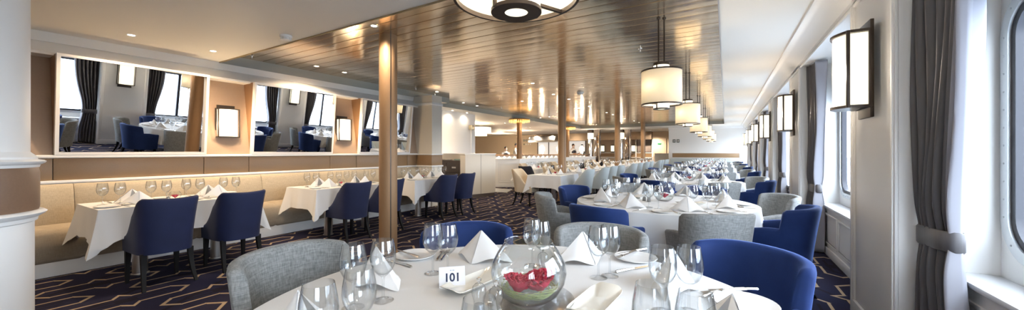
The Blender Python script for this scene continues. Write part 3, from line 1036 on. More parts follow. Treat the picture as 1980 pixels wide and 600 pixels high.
# ---- wall sconces
def sconce_proto():
    r = thing('wall_sconce', 'sconce', 'sconce')
    MB().box(0, .018, -.115, .115, -.275, .275, .003).build('back_plate', bronze_dark, r)
    arc = [(.02, -.125), (.115, -.125)] + [(.115 + .05 * math.sin(PI * k / 10), -.125 + .25 * k / 10) for k in range(1, 10)] + [(.115, .125), (.02, .125)]
    def arcs(g): return [(x + (g if x > .11 else 0), y * (1 + g * 5)) for x, y in arc]
    MB().prism(arcs(.012), 'z', .205, .22).build('top_frame', bronze_dark, r)
    MB().prism(arcs(.012), 'z', -.22, -.205).build('bottom_frame', bronze_dark, r)
    for s_ in (-1, 1):
        mb = MB().box(.112, .130, s_ * .135 - .006, s_ * .135 + .006, -.22, .22, .002)
        mb.box(.014, .03, s_ * .135 - .006, s_ * .135 + .006, -.22, .22, .002)
        mb.box(.03, .112, s_ * .135 - .006, s_ * .135 + .006, .205, .22); mb.box(.03, .112, s_ * .135 - .006, s_ * .135 + .006, -.22, -.205)
        mb.build('side_frame', bronze_dark, r)
    mb = MB().prism([(x, y * .93) for x, y in arc], 'z', -.204, .204)
    mb.build('glass_shade', lamp_glass, r, angle=60)
    return Proto(r)
sconce = sconce_proto()
for i, y in enumerate((2.56, 4.52)):
    sconce.place((-6.635, y, 1.75), 0, 'lit wall sconce in a bronze frame on the tan wall, %s one' % ('nearer', 'farther')[i], 'sconces between the mirrors')
    bulb('sconce_lamp', (-6.3, y, 1.75), 9.0, (1, .74, .45))
for k in range(-2, 6):
    y = 3.50 + BAY * k
    o = sconce.place((XR - .03, y, 1.885), PI, 'lit bronze-framed sconce on a white window pier, %s' % (['out at the near corner', 'beside the nearest curtain pair', 'large one nearest the camera', 'second from the camera', 'third from the camera', 'fourth from the camera', 'fifth from the camera', 'sixth and farthest'][k + 2]), 'sconces on the window piers', scale=(1.15, 1.15, 1.22))
    bulb('sconce_lamp', (XR - .30, y, 1.885), 7.0)

# ---- curtains
def curtain(y0, y1, ytie, dirn, label, k):
    """bunch of satin tied back at z .82; y0 = reveal side, y1 = window side"""
    loc = (1.00, y0, 0)
    t = thing('curtain', label, 'curtain', loc, group='tied-back curtains')
    zt, zb, ztie = 2.47, .02, .83
    W0 = y1 - y0
    rnd = random.Random(k); ph = rnd.uniform(0, 6)
    def spread(z):
        if z > ztie: return 1 - .42 * (1 - smooth(ztie, zt, z)) ** 2.2
        return .58 + .16 * smooth(0, 1, (ztie - z) / ztie * 1.6)
    def fn(u, v, thick=0., a=0., b=1.):
        z = zt + (zb - zt) * v
        s = spread(z); uu = a + (b - a) * u
        yy = y0 + .012 * dirn + W0 * s * uu
        depth = .048 * (1 - .45 * math.exp(-((z - ztie) / .12) ** 2))
        x = 1.00 + depth * math.sin(uu * 6.2 * 2 * PI + ph + .25 * math.sin(z * 2)) + .010 * math.sin(uu * 31 + z * 3) + thick + .06 * uu
        return (x - loc[0], yy - loc[1], z)
    mb = MB(); mb.grid(lambda u, v: fn(u, v, 0, 0, .84), 120, 50)
    o = mb.build('drape', curtain_m, t, angle=70, fix=False)
    m_ = o.modifiers.new('thick', 'SOLIDIFY'); m_.thickness = .004
    mb = MB(); mb.grid(lambda u, v: fn(u, v, -.012, .82, 1.0), 20, 50)
    o = mb.build('lining_edge', lining_m, t, angle=70, fix=False)
    m_ = o.modifiers.new('thick', 'SOLIDIFY'); m_.thickness = .003
    mb = MB(); sw = W0 * .575; ring0 = []
    for zz, g in ((.775, 0), (.785, .006), (.875, .006), (.885, 0)):
        rr = []
        for i in range(40):
            a = 2 * PI * i / 40; c_, s_ = math.cos(a), math.sin(a)
            rr.append(((.036 + g) * (abs(s_) ** .6) * (1 if s_ > 0 else -1) + .025 + .03 * c_ * (1 if sw > 0 else -1), sw / 2 + .01 * dirn + (abs(sw) / 2 + .006 + g) * (abs(c_) ** .6) * (1 if c_ > 0 else -1), zz))
        ring0.append(rr)
    mb.loft(ring0, caps=False).build('tie_back', curtain_m, t, angle=50)
for k in range(-1, 6):
    o = BAY * (k - 1)
    a, b = PIER1 + o, PIER0 + BAY + o
    nm = ['behind the camera', 'nearest the camera at the right edge', 'second from the camera', 'third from the camera', 'fourth from the camera', 'fifth from the camera', 'sixth from the camera'][k + 1]
    curtain(b, b - .41, 0, -1, 'dark grey satin curtain tied back at a window, %s' % nm, k)
    if k < 4:
        curtain(a, a + .41, 0, 1, 'dark grey curtain past the pier, window %s' % nm, k + 20)

# ---- pendants
def pendant_proto(ztop):
    r = thing('pendant_lamp', 'pendant', 'pendant lamp')
    z0, z1 = 1.84, 2.215; R = .213; ri = .083
    MB().lathe([(R, z0), (R, z1), (R - .003, z1), (R - .003, z0)], n=48, capb=False, capt=False).build('shade', shade_m, r)
    mb = MB()
    for z in (z0, z1): mb = MB(); mb.lathe([(R - .006, z - .008), (R + .004, z - .008), (R + .004, z + .008), (R - .006, z + .008), (R - .006, z - .008)], n=48, capb=False, capt=False).build('shade_ring', bronze_dark, r)
    MB().lathe([(ri, 1.80), (ri, 2.275)], n=32, capb=False, capt=False).build('lit_core', lamp_glass_soft, r)
    MB().lathe([(.040, 1.788), (ri + .004, 1.788), (ri + .004, 1.80), (.040, 1.80)], n=32, capb=False, capt=False).build('bottom_disc', bronze_dark, r)
    MB().lathe([(.0, 1.79), (.040, 1.79), (.040, 1.797), (.0, 1.797)], n=24, capb=False, capt=False).build('lens', lamp_glass, r)
    MB().lathe([(ri + .004, 2.275), (ri + .004, 2.305), (.02, 2.31)], n=32).build('top_cap', bronze_dark, r)
    mb = MB()
    for a in (.6, .6 + PI):
        M = Matrix.Rotation(a, 4, 'Z')
        mb.box(ri - .004, R, -.007, .007, z0 - .006, z0 + .004, M=M); mb.box(ri - .004, R, -.007, .007, z1 - .004, z1 + .006, M=M)
        mb.box(ri, ri + .01, -.006, .006, 1.79, 2.30, M=M)
    mb.build('cross_bar', bronze_dark, r)
    mb = MB()
    for s_ in (-.032, .032):
        mb.cyl((s_, 0, 2.30), (s_, 0, ztop), .009, n=10)
    mb.build('rod', bronze_dark, r)
    mb = MB()
    for s_ in (-.032, .032): mb.lathe([(.022, ztop - .01), (.022, ztop)], (s_, 0, 0), n=14)
    mb.build('ceiling_rose', bronze_dark, r)
    return Proto(r)
pnear = pendant_proto(CW); pfar = pendant_proto(CP)
for k in range(7):
    (pfar if k else pnear).place((TABX, TABY + 3.265 * k, 0), .55, 'white drum pendant lamp with bronze rims' + (' over the nearest table, cut off above' if k == 0 else ', %s in the row from the camera' % ORD[k]), 'drum pendants over the round tables')
    bulb('pendant_lamp_bulb', (TABX, TABY + 3.265 * k, 2.05), .01)
    for a in range(3):
        aa = a * 2 * PI / 3
        bulb('pendant_lamp_bulb', (TABX + .14 * math.cos(aa), TABY + 3.265 * k + .14 * math.sin(aa), 2.04), PEND_W / 3, r=.04)

# ================================================================ ROUND TABLES
def table_base(r, loc, name='round_table', label='', rr=.9):
    t = thing(name, label, 'table', loc)
    MB().lathe([(rr - .02, .72), (rr, .725), (rr, .745), (rr - .01, .75)], n=64).build('tabletop', brownwood, t)
    MB().lathe([(.30, .0), (.30, .02), (.06, .04), (.05, .68), (.14, .72)], n=32).build('pedestal', steel, t)
    return t
TN = ['nearest round table', 'second round table', 'third round table', 'fourth round table', 'fifth round table', 'sixth round table', 'seventh round table']
RT = .92
tables = []
for k in range(7):
    cx, cy = TABX, TABY + 3.265 * k
    table_base(RT, (cx, cy, 0), label='round dining table under a white cloth, the %s from the camera' % TN[k].replace(' round table', ''), rr=RT - .012)
    c = round_cloth(RT, 1.22, .752, .40, k).build('tablecloth', cloth_m, loc=(cx, cy, 0), angle=60)
    tag(c, 'white tablecloth draped over the ' + TN[k], 'tablecloth', 'white cloths on the round tables')
    tables.append((cx, cy))

fine_chair = {0: [(24, 1.07, 'b'), (62, .98, 'g'), (106, .93, 'b'), (155, 1.02, 'g'), (199, 1.05, 'b'), (-20, 1.08, 'g')]}
for k in range(7):
    cx, cy = tables[k]
    lst = fine_chair.get(k) or [(-3 + 45 * i, 1.08 + .025 * math.sin(i * 5 + k), 'g' if i % 2 == 0 else 'b') for i in range(8)]
    for phi, rad, col in lst:
        if k == 6 and phi in (42, 87, 132): continue
        a = math.radians(phi) + YAW
        ox, oy = math.cos(a), math.sin(a)
        nm = seat_name(ox, oy)
        if phi == 155: nm = 'far left'
        rot = math.atan2(-oy, -ox) - PI / 2 + random.uniform(-.05, .05)
        if k == 0: rot = math.atan2(-oy, -ox) - PI / 2
        (blue_tub if col == 'b' else grey_tub).place((cx + ox * rad, cy + oy * rad, 0), rot,
            ('blue velvet' if col == 'b' else 'grey tweed') + ' tub armchair at the %s side of the %s' % (nm, TN[k]), 'tub armchairs round the ' + TN[k])

for k in range(1, 7):
    cx, cy = tables[k]
    for i in range(8):
        a = math.radians(-3 + 45 * i) + YAW
        ox, oy = math.cos(a), math.sin(a)
        setting(cx + ox * RT, cy + oy * RT, ox, oy, '%s seat of the %s' % (seat_name(ox, oy), TN[k]), TN[k], fine=(k == 1), plates=k < 4, cutl=k < 3)
    # centre pieces
    flower_bowl((cx + .02, cy + .05, ZT), .8, 'round glass bowl holding a rose in the middle of the ' + TN[k], fine=k < 3)
    o = rose_mesh(.9).build('rose', rose_m, loc=(cx + .03, cy + .03, ZT + .05)); tag(o, 'crimson rose inside the bowl on the ' + TN[k], 'rose')
    if k < 4:
        for j, (dx, dy) in enumerate(((-.20, -.06), (-.13, -.12))):
            mill_p.place((cx + dx * CA, cy + dy, ZT), 0, 'clear glass mill, %s of the two on the %s' % (('left', 'right')[j], TN[k]), 'glass mills')
        for j, (dx, dy) in enumerate(((.30, -.1), (-.28, .22))):
            b = MB().box(-.14, .14, -.05, .05, 0, .006, .002); 
            mb = MB(); 
            mb.loft([[(sx * .10, sy * .035, .002) for sx, sy in ((-1, -1), (1, -1), (1, 1), (-1, 1))], [(sx * .14, sy * .05, .022) for sx, sy in ((-1, -1), (1, -1), (1, 1), (-1, 1))], [(sx * .142, sy * .052, .024) for sx, sy in ((-1, -1), (1, -1), (1, 1), (-1, 1))], [(sx * .15, sy * .045, .006) for sx, sy in ((-1, -1), (1, -1), (1, 1), (-1, 1))]][0:3])
            b.bm.free()
            o = mb.build('serving_dish', dish_m, loc=(cx + dx, cy + dy, ZT)); o.rotation_euler[2] = .5 + j
            tag(o, 'oblong ivory dish on the %s, the %s one' % (TN[k], ('right', 'left')[j]), 'dish')

# ---------------------------------------------------------------- the nearest table, piece by piece
N = TN[0]
def G(px, rimy, nm):
    x, y = W(px, FPX * (EYE - (ZT + .228)) / (rimy - 294))
    g_fine.place((x, y, ZT), random.uniform(0, 6), 'wine glass on the nearest table, ' + nm, 'wine glasses on the ' + N)
for px, ry, nm in [(683, 472, 'left of the pair in front of the bronze column'), (741, 464, 'right of the pair in front of the bronze column'),
                   (837, 433, 'left of the pair left of the blue back chair'), (866, 434, 'right of the pair left of the blue back chair'),
                   (1029, 424, 'left of the pair rising behind the flower bowl'), (1046, 427, 'right of the pair rising behind the flower bowl'),
                   (1157, 438, 'left of the pair by the grey far chair'), (1179, 436, 'right of the pair by the grey far chair'),
                   (1281, 477, 'left of the pair before the right-hand napkin'), (1332, 477, 'right of the pair before the right-hand napkin'),
                   (695, 519, 'in front of the pair by the bronze column'), (616, 548, 'at the lower left edge'),
                   (1259, 549, 'left of the lower right pair at the bottom edge'), (1345, 564, 'right of the lower right pair at the bottom edge'),
                   (927, 577, 'at the bottom edge behind the mills')]:
    G(px, ry, nm)

def NP(px, apy, rot, nm, s=1.0):
    x, y = W(px, FPX * (EYE - (ZT + .155 * s)) / (apy - 294))
    n_fine.place((x, y, ZT), rot, 'white napkin folded into a pyramid, ' + nm, 'folded napkins on the ' + N, scale=(s, s, s))
NP(928, 445, YAW - .5, 'in front of the blue back chair')
NP(1130, 447, YAW + .55, 'by the grey far chair')
NP(1308, 479, YAW + 1.2, 'standing before the blue right chair', 1.05)
NP(722, 476, YAW - .9, 'behind the left glass pair')
NP(567, 560, YAW - 1.35, 'at the lower left edge by the grey chair')
NP(1425, 566, YAW + 1.6, 'at the lower right edge by the blue chair')
for px, py, nm in ((803, 497, 'left of the far glass pair'), (1229, 502, 'before the grey far chair'), (1440, 592, 'at the lower right beside a napkin')):
    x, y = P(px, py, ZT); plate_p.place((x, y, ZT), 0, 'white side plate on the nearest table ' + nm, 'side plates on the ' + N, scale=(1.12, 1.12, 1))
def CT(proto, kind, x0, y0, x1, y1, nm, dz=.001):
    a = Vector(P(x0, y0, ZT)); b = Vector(P(x1, y1, ZT)); c = (a + b) / 2; d = b - a
    proto.place((c.x, c.y, ZT + dz), math.atan2(d.y, d.x) - PI / 2, 'steel %s on the nearest table, %s' % (kind, nm), 'cutlery on the ' + N)
CT(knife_p, 'knife', 809, 506, 768, 491, 'resting on the far left plate', .016)
CT(fork_p, 'fork', 790, 517, 752, 506, 'left of the far left glass pair')
CT(fork_p, 'fork', 846, 503, 856, 487, 'upper of the two beside the far pair')
CT(fork_p, 'fork', 853, 504, 866, 487, 'lower of the two beside the far pair')
CT(knife_p, 'knife', 1250, 489, 1190, 500, 'resting on the far right plate', .016)
CT(fork_p, 'fork', 1235, 491, 1188, 509, 'lying across the far right plate rim', .017)
CT(knife_p, 'knife', 1205, 526, 1245, 518, 'right of the far right glass pair')
CT(knife_p, 'knife', 1375, 573, 1420, 563, 'lower one by the blue right chair')
CT(fork_p, 'fork', 1455, 569, 1380, 571, 'by the lower right plate', .014)
CT(fork_p, 'fork', 1428, 562, 1368, 568, 'beside the knife near the blue right chair')

# glass bowl with roses on its glass plate
bx, by = W(1022, 1.335)
r_ = MB().lathe([(.06, 0), (.07, .004), (.15, .012), (.168, .018), (.166, .020), (.15, .015), (.06, .006)], n=48)
tag(r_.build('glass_plate', bowl_m, loc=(bx, by, ZT), angle=60), 'clear round glass plate under the flower bowl of the nearest table', 'plate')
flower_bowl((bx, by, ZT + .008), 1.0, 'large clear fish-bowl vase with two crimson roses on the nearest table')
for j, (du, dd, s_) in enumerate(((-.040, -.02, 1.22), (.042, -.005, 1.35))):
    o = rose_mesh(s_).build('rose', rose_m, loc=(bx + CA * du - SA * dd, by + SA * du + CA * dd, ZT + .055)); o.rotation_euler = (-.25, .1 - .2 * j, j * 2)
    tag(o, 'crimson rose in the big glass bowl, %s one' % ('left', 'right')[j], 'rose')
mb = MB(); rg = random.Random(3)
for k in range(46):
    a0 = rg.uniform(0, 6.28); la = rg.uniform(1.2, 2.6); r0 = rg.uniform(.085, .122); z0 = rg.uniform(.035, .06)
    pts = []
    for i in range(9):
        a = a0 + la * i / 8; rr = r0 + .004 * math.sin(i)
        z = z0 + .010 * math.sin(i * .7 + k)
        rmax = .055 + (z / .07) * .075 if z < .07 else .132
        rr = min(rr, rmax - .006)
        pts.append((rr * math.cos(a), rr * math.sin(a), z))
    mb.tube(pts, .0013, 5)
o = mb.build('grass_ring', leaf_m, loc=(bx, by, ZT + .008)); tag(o, 'curled green grass blades round the roses in the big glass bowl', 'grass')
for i, (a0, ln) in enumerate(((-.35 + YAW, .07), (.0 + YAW, .06), (2.8 + YAW, .05))):
    pass

# mills
for px, ty, nm in ((926, 537, 'left of the two at the bottom edge'), (959, 543, 'right of the two at the bottom edge'), (1050, 480, 'left of the two seen through the bowl'), (1073, 487, 'right of the two seen through the bowl')):
    x, y = W(px, FPX * (EYE - (ZT + .138)) / (ty - 294))
    mill_p.place((x, y, ZT), 0, 'clear glass mill with a chrome knob, ' + nm, 'glass mills')

# oblong dishes
def oblong(px, py, rot, nm, L=.15, Wd=.062):
    x, y = P(px, py, ZT)
    mb = MB(); n = 48
    def se(a, b, z, p=.35):
        out = []
        for i in range(n):
            t = 2 * PI * i / n; c_, s_ = math.cos(t), math.sin(t)
            out.append((a * abs(c_) ** p * (1 if c_ > 0 else -1), b * abs(s_) ** p * (1 if s_ > 0 else -1), z + .012 * (abs(c_) ** 8) * (a / L)))
        return out
    mb.loft([se(L * .55, Wd * .55, .001), se(L * .75, Wd * .8, .004), se(L, Wd, .020), se(L * .99, Wd * .98, .0225), se(L * .74, Wd * .76, .008), se(L * .4, Wd * .4, .006)])
    o = mb.build('serving_dish', dish_m, loc=(x, y, ZT), angle=60); o.rotation_euler[2] = rot
    tag(o, 'oblong ivory dish on the nearest table, ' + nm, 'dish')
a_ = Vector(P(868, 568, ZT)); b_ = Vector(P(965, 526, ZT))
oblong(915, 552, math.atan2((b_ - a_).y, (b_ - a_).x), 'left of the flower bowl')
a_ = Vector(P(1125, 620, ZT)); b_ = Vector(P(1185, 563, ZT))
oblong(1152, 590, math.atan2((b_ - a_).y, (b_ - a_).x), 'right of the flower bowl')

# table number tent card
def text_mesh(body, size, m, parent, M, name, ext=.0004):
    cu = bpy.data.curves.new(name, 'FONT'); cu.body = body; cu.size = size; cu.align_x = 'CENTER'; cu.align_y = 'CENTER'; cu.extrude = ext
    cu.offset = size * .03
    tmp = bpy.data.objects.new('tmp', cu); COL.objects.link(tmp)
    dg = bpy.context.evaluated_depsgraph_get(); me = bpy.data.meshes.new_from_object(tmp.evaluated_get(dg))
    bpy.data.objects.remove(tmp)
    me.transform(M); me.materials.clear(); me.materials.append(m); me.name = name
    o = bpy.data.objects.new(name, me); COL.objects.link(o); o.parent = parent
    return o
tx, ty = P(874, 552, ZT)
t = thing('table_number_card', 'folded white tent card reading 101 on the nearest table', 'sign', (tx, ty, ZT), YAW + .22)
sl = .030; hh = .078; ww = .053
mb = MB()
mb.prism([(-sl, 0), (-sl + .0015, 0), (.0012, hh), (-.0006, hh)], 'x', -ww, ww)
mb.prism([(sl - .0015, 0), (sl, 0), (.0006, hh), (-.0012, hh)], 'x', -ww, ww)
mb.box(-ww, ww, -sl, sl, 0, .001)
mb.build('card', card_m, t, flat=True)
tilt = math.atan2(hh, sl)
Mx = Matrix.Translation((0, -sl * .5 - .0012, hh * .47)) @ Matrix.Rotation(tilt, 4, 'X')
text_mesh('101', .045, ink, t, Mx, 'number')
Mx = Matrix.Translation((0, -sl * .17 - .0012, hh * .82)) @ Matrix.Rotation(tilt, 4, 'X')
mb = MB(); mb.box(-.009, -.002, -.002, .002, 0, .0004); mb.box(.001, .009, -.002, .002, 0, .0004); mb.xf(Mx); mb.build('small_crest', ink_grey, t)

# ================================================================ BENCH TABLES
BT = [(1.66, (1.35, 1.98)), (3.80, (3.47, 4.12)), (5.74, (5.52, 6.12))]
for i, (cy, seats) in enumerate(BT):
    nm = ['first bench table', 'second bench table', 'third bench table'][i]
    t = thing('bench_table', 'rectangular table under a white cloth at the bench, %s from the white column' % ORD[i], 'table', (-5.55, cy, 0))
    MB().box(-.39, .39, -.68, .68, .72, .748, .004).build('tabletop', brownwood, t)
    for s_ in (-.34, .34):
        MB().lathe([(.075, 0), (.075, .012), (.062, .014), (.062, .72)], (.13, s_, 0), n=28).build('pedestal', steel, t)
    c = rect_cloth(.80, 1.38, .752, .30, 10 + i).build('tablecloth', cloth_m, loc=(-5.55, cy, 0), angle=60)
    tag(c, 'white tablecloth with long hanging corners on the ' + nm, 'tablecloth', 'white cloths on the bench tables')
    for j, sy in enumerate(seats):
        blue_side.place((-4.87, sy, 0), PI / 2 + random.uniform(-.05, .05), 'dark blue velvet dining chair at the %s, %s one' % (nm, ('nearer', 'farther')[j]), 'blue chairs at the bench tables')
        for ox in (-1, 1):
            w_ = '%s %s-side seat of the %s' % (('nearer', 'farther')[j], 'bench' if ox < 0 else 'chair', nm)
            setting(-5.55 + ox * .40, cy + (-.34, .34)[j], ox, 0, w_, nm, fine=(i == 0), plates=True, cutl=i < 2)
    flower_bowl((-5.6, cy, ZT), .42, 'small glass bowl holding a rose on the ' + nm, fine=False)
    o = rose_mesh(.7).build('rose', rose_m, loc=(-5.6, cy, ZT + .02)); tag(o, 'crimson rose in the small bowl on the ' + nm, 'rose')
    mill_p.place((-5.5, cy - .09, ZT), 0, 'clear glass mill beside the rose bowl on the ' + nm, 'glass mills', scale=(.8, .8, .8))

# ================================================================ LONG TABLES IN MID ROOM
MT = [(7.70, 8.85, (8.32,)), (9.30, 11.75, (9.62, 10.45, 11.28)), (12.75, 14.65, (13.2, 14.2)), (15.1, 17.1, (15.6, 16.55)), (18.5, 19.9, (18.85, 19.6)), (20.5, 21.9, (20.8, 21.5))]
mc = -3.68
for i, (a, b, seats) in enumerate(MT):
    nm = ORD[i] + ' middle-row table'
    cy = (a + b) / 2; L = b - a
    t = thing('dining_table', 'rectangular table with a white cloth in the middle row, %s from the camera' % ORD[i], 'table', (mc, cy, 0))
    MB().box(-.41, .41, -L / 2 + .01, L / 2 - .01, .72, .748, .004).build('tabletop', brownwood, t)
    for s_ in ((-L / 2 + .3, L / 2 - .3) if L > 1.3 else (0,)):
        MB().lathe([(.075, 0), (.075, .012), (.055, .014), (.055, .72)], (0, s_, 0), n=20).build('pedestal', steel, t)
    c = rect_cloth(.84, L, .752, .29, 30 + i).build('tablecloth', cloth_m, loc=(mc, cy, 0), angle=60)
    tag(c, 'white tablecloth on the ' + nm, 'tablecloth', 'white cloths of the middle row')
    for j, sy in enumerate(seats):
        pos = ['near', 'middle', 'far'][j] if len(seats) == 3 else (['near', 'far'][j] if len(seats) == 2 else 'only')
        pale_side.place((mc + .72, sy, 0), PI / 2 + random.uniform(-.06, .06), 'pale grey dining chair on the window side of the %s, %s one' % (nm, pos), 'pale chairs of the middle row')
        (cream_side).place((mc - .62, sy - (.45 if i == 0 else 0), 0), -PI / 2 + random.uniform(-.05, .05), 'cream dining chair on the inner side of the %s, %s one' % (nm, pos), 'cream chairs of the middle row')
        for ox in (-1, 1):
            setting(mc + ox * .42, sy, ox, 0, '%s %s-side seat of the %s' % (pos, 'inner' if ox < 0 else 'window', nm), nm, plates=i < 2, cutl=i == 0)
    o = rose_mesh(.8).build('rose', rose_m, loc=(mc, cy + .1, ZT + .02)); tag(o, 'crimson rose in the middle of the ' + nm, 'rose')

LT = [(10.3, 12.3), (13.0, 15.0), (15.7, 17.7), (18.4, 20.4)]
lc = -5.60
for i, (a, b) in enumerate(LT):
    nm = ORD[i] + ' inner-row table'
    cy = (a + b) / 2; L = b - a
    t = thing('dining_table', 'rectangular cloth-covered table along the panelled half wall, %s from the camera' % ORD[i], 'table', (lc, cy, 0))
    MB().box(-.36, .36, -L / 2 + .01, L / 2 - .01, .72, .748, .004).build('tabletop', brownwood, t)
    for s_ in (-L / 2 + .35, L / 2 - .35):
        MB().lathe([(.075, 0), (.075, .012), (.055, .014), (.055, .72)], (0, s_, 0), n=14).build('pedestal', steel, t)
    tag(rect_cloth(.74, L, .752, .26, 50 + i).build('tablecloth', cloth_m, loc=(lc, cy, 0), angle=60), 'white tablecloth on the ' + nm, 'tablecloth', 'white cloths of the inner row')
    for j, dy in enumerate((-.55, .35)):
        pos = ('near', 'far')[j]
        black_side.place((lc + .66, cy + dy, 0), PI / 2, 'black dining chair on the open side of the %s, %s one' % (nm, pos), 'black chairs of the inner row')
        if i or j: cream_side.place((lc - .62, cy + dy, 0), -PI / 2, 'cream dining chair on the wall side of the %s, %s one' % (nm, pos), 'cream chairs of the inner row')
        for ox in (-1, 1):
            setting(lc + ox * .37, cy + dy, ox, 0, '%s %s-side seat of the %s' % (pos, 'wall' if ox < 0 else 'open', nm), nm, plates=False, cutl=False)
    tag(rose_mesh(.8).build('rose', rose_m, loc=(lc, cy, ZT + .02)), 'crimson rose in the middle of the ' + nm, 'rose')
black_side.place((-5.2, 9.75, 0), 0, 'black dining chair with its back to the camera at the head of the inner row', 'black chairs of the inner row')

# ================================================================ MID AND FAR FITTINGS
# dark drawer cabinet and the white service counter
t = thing('drawer_cabinet', 'dark brown drawer cabinet in the recess past the bench', 'cabinet', (-6.9, 8.3, 0))
cab = mat('dark_cabinet', (.06, .045, .038), .4)
MB().box(-.62, .50, -.22, .22, .05, 1.06, .004).build('body', cab, t)
for cx_ in (-.34, .22):
    for z in (.12, .42, .72):
        d_ = MB().box(cx_ - .26, cx_ + .26, -.24, -.215, z, z + .27, .004).build('drawer', cab, t)
        MB().box(cx_ - .07, cx_ + .07, -.255, -.24, z + .12, z + .165, .004).build('handle', steel, d_)
tag(MB().lathe([(.14, 0), (.16, .03), (.155, .03), (.13, .01)], n=24).build('metal_tray', steel, loc=(-7.1, 8.25, 1.06)), 'round metal tray on the dark drawer cabinet', 'tray')
tag(MB().box(-.16, .16, -.1, .1, 0, .045, .012).build('folded_cloth', mat('grey_green_cloth', (.22, .32, .30), .8), loc=(-6.62, 8.28, 1.06)), 'folded grey-green cloth on the dark drawer cabinet', 'cloth')
t = thing('service_counter', 'tall white panelled service counter standing past the bench', 'counter', (-6.2, 8.6, 0))
L0 = (-6.2, 8.6, 0)
local(MB().prism([(-6.24, 8.02), (-5.93, 9.08), (-6.3, 9.6), (-7.94, 9.6), (-7.94, 8.6), (-6.40, 8.6), (-6.42, 8.02)], 'z', .1, 1.24), L0).build('body', wallc, t, flat=True)
local(MB().prism([(-6.25, 8.0), (-5.91, 9.09), (-6.29, 9.62), (-7.94, 9.62), (-7.94, 8.58), (-6.42, 8.58), (-6.44, 8.0)], 'z', 1.24, 1.262), L0).build('top', white, t, flat=True)
local(MB().prism([(-6.26, 8.04), (-5.96, 9.07), (-6.32, 9.58), (-7.9, 9.58), (-7.9, 8.62), (-6.42, 8.62), (-6.43, 8.04)], 'z', 0, .1), L0).build('plinth', beige_dark, t, flat=True)
v0 = Vector((-6.24, 8.02)); v1 = Vector((-5.93, 9.08)); m_ = (v0 + v1) / 2; a_ = math.atan2((v1 - v0).y, (v1 - v0).x)
local(MB().box(-.004, .004, -.003, .006, .1, 1.24, M=Matrix.Translation((m_.x, m_.y, 0)) @ Matrix.Rotation(a_, 4, 'Z')), L0).build('seam', beige_dark, t)
tag(MB().prism([(-6.75, 9.9), (-6.05, 9.9), (-6.4, 10.9), (-7.2, 10.9)], 'z', .0, .006).build('threshold_mat', tile_m, flat=True), 'pale stone threshold set in the carpet past the service counter', 'threshold')

# torch sconce on the white wall end
t = thing('wall_torch', 'slim brass and white torch lamp at the end of the white wall', 'sconce', (-7.93, 10.45, 2.1))
MB().box(0, .14, -.07, .07, 0, .17, .004).build('lamp_head', mat('pale_brass', (.62, .52, .34), .35, .6), t)
MB().lathe([(.004, -.95), (.02, -.5), (.035, 0)], (.07, 0, 0), n=14).build('stem', white, t)

# panelled half wall
hw = thing('half_wall', 'white panelled half wall behind the inner row of tables', 'partition', (-6.65, 16, 0))
L0 = (-6.65, 16, 0)
local(MB().prism([(-7.4, 11.30), (-6.6, 11.76), (-6.6, 20.9), (-6.7, 20.9), (-6.7, 11.9), (-7.45, 11.46)], 'z', 0, 1.02), L0).build('body', white, hw, flat=True)
local(MB().prism([(-7.42, 11.27), (-6.57, 11.75), (-6.57, 20.93), (-6.73, 20.93), (-6.73, 11.92), (-7.47, 11.48)], 'z', 1.02, 1.05), L0).build('top_rail', white, hw, flat=True)
v0 = Vector((-7.4, 11.30)); v1 = Vector((-6.6, 11.76)); a_ = math.atan2((v1 - v0).y, (v1 - v0).x); LL = (v1 - v0).length
Mh = Matrix.Translation((v0.x, v0.y, 0)) @ Matrix.Rotation(a_, 4, 'Z')
mb = MB()
for ins, w_ in ((.12, .02), (.19, .012)):
    x0, x1, z0, z1 = ins, LL - ins, ins + .06, 1.0 - ins * .8
    for bx_ in ((x0, x1, z0, z0 + w_), (x0, x1, z1 - w_, z1), (x0, x0 + w_, z0, z1), (x1 - w_, x1, z0, z1)):
        mb.box(bx_[0], bx_[1], -.014, .001, bx_[2], bx_[3], .003, M=Mh)
mb.box(0, LL, -.016, .001, 0, .1, M=Mh)
local(mb, L0).build('panel_moulding', sillw, hw)
mb = MB()
for k in range(6):
    y0 = 12.0 + k * 1.48; y1 = y0 + 1.25
    for b4 in ((y0, y1, .2, .22), (y0, y1, .86, .88), (y0, y0 + .02, .2, .88), (y1 - .02, y1, .2, .88)): mb.box(-6.601, -6.586, b4[0], b4[1], b4[2], b4[3], .003)
local(mb, L0).build('panel_moulding', sillw, hw)

# bar counter with a napkin-lined ledge
A0 = Vector(W(955, 18.6)); A1 = Vector(W(1132, 22.2)); av = A1 - A0; an = math.atan2(av.y, av.x); AL = av.length
Mb = Matrix.Rotation(0, 4, 'Z')
t = thing('bar_counter', 'long bar counter with a brown wood top across the deep left room', 'counter', (A0.x, A0.y, 0), an)
MB().box(0, AL, 0, .5, 0, 1.10, .004).build('body', white, t)
MB().box(-.05, AL, -.05, .55, 1.10, 1.17, .01).build('counter_top', brownwood, t)
MB().box(0, AL, -.45, 0, .92, .96, .004).build('ledge', cab, t)
for k in range(20):
    f_ = (k + .6) / 20.5 * AL
    q = A0 + av.normalized() * f_ + Vector((av.y, -av.x)).normalized() * .22
    n_far.place((q.x, q.y, .96), an + random.uniform(-.3, .3), 'white napkin on the bar ledge, %s from the left' % ORD[k], 'napkins along the bar ledge', scale=(1, 1, 1.05))

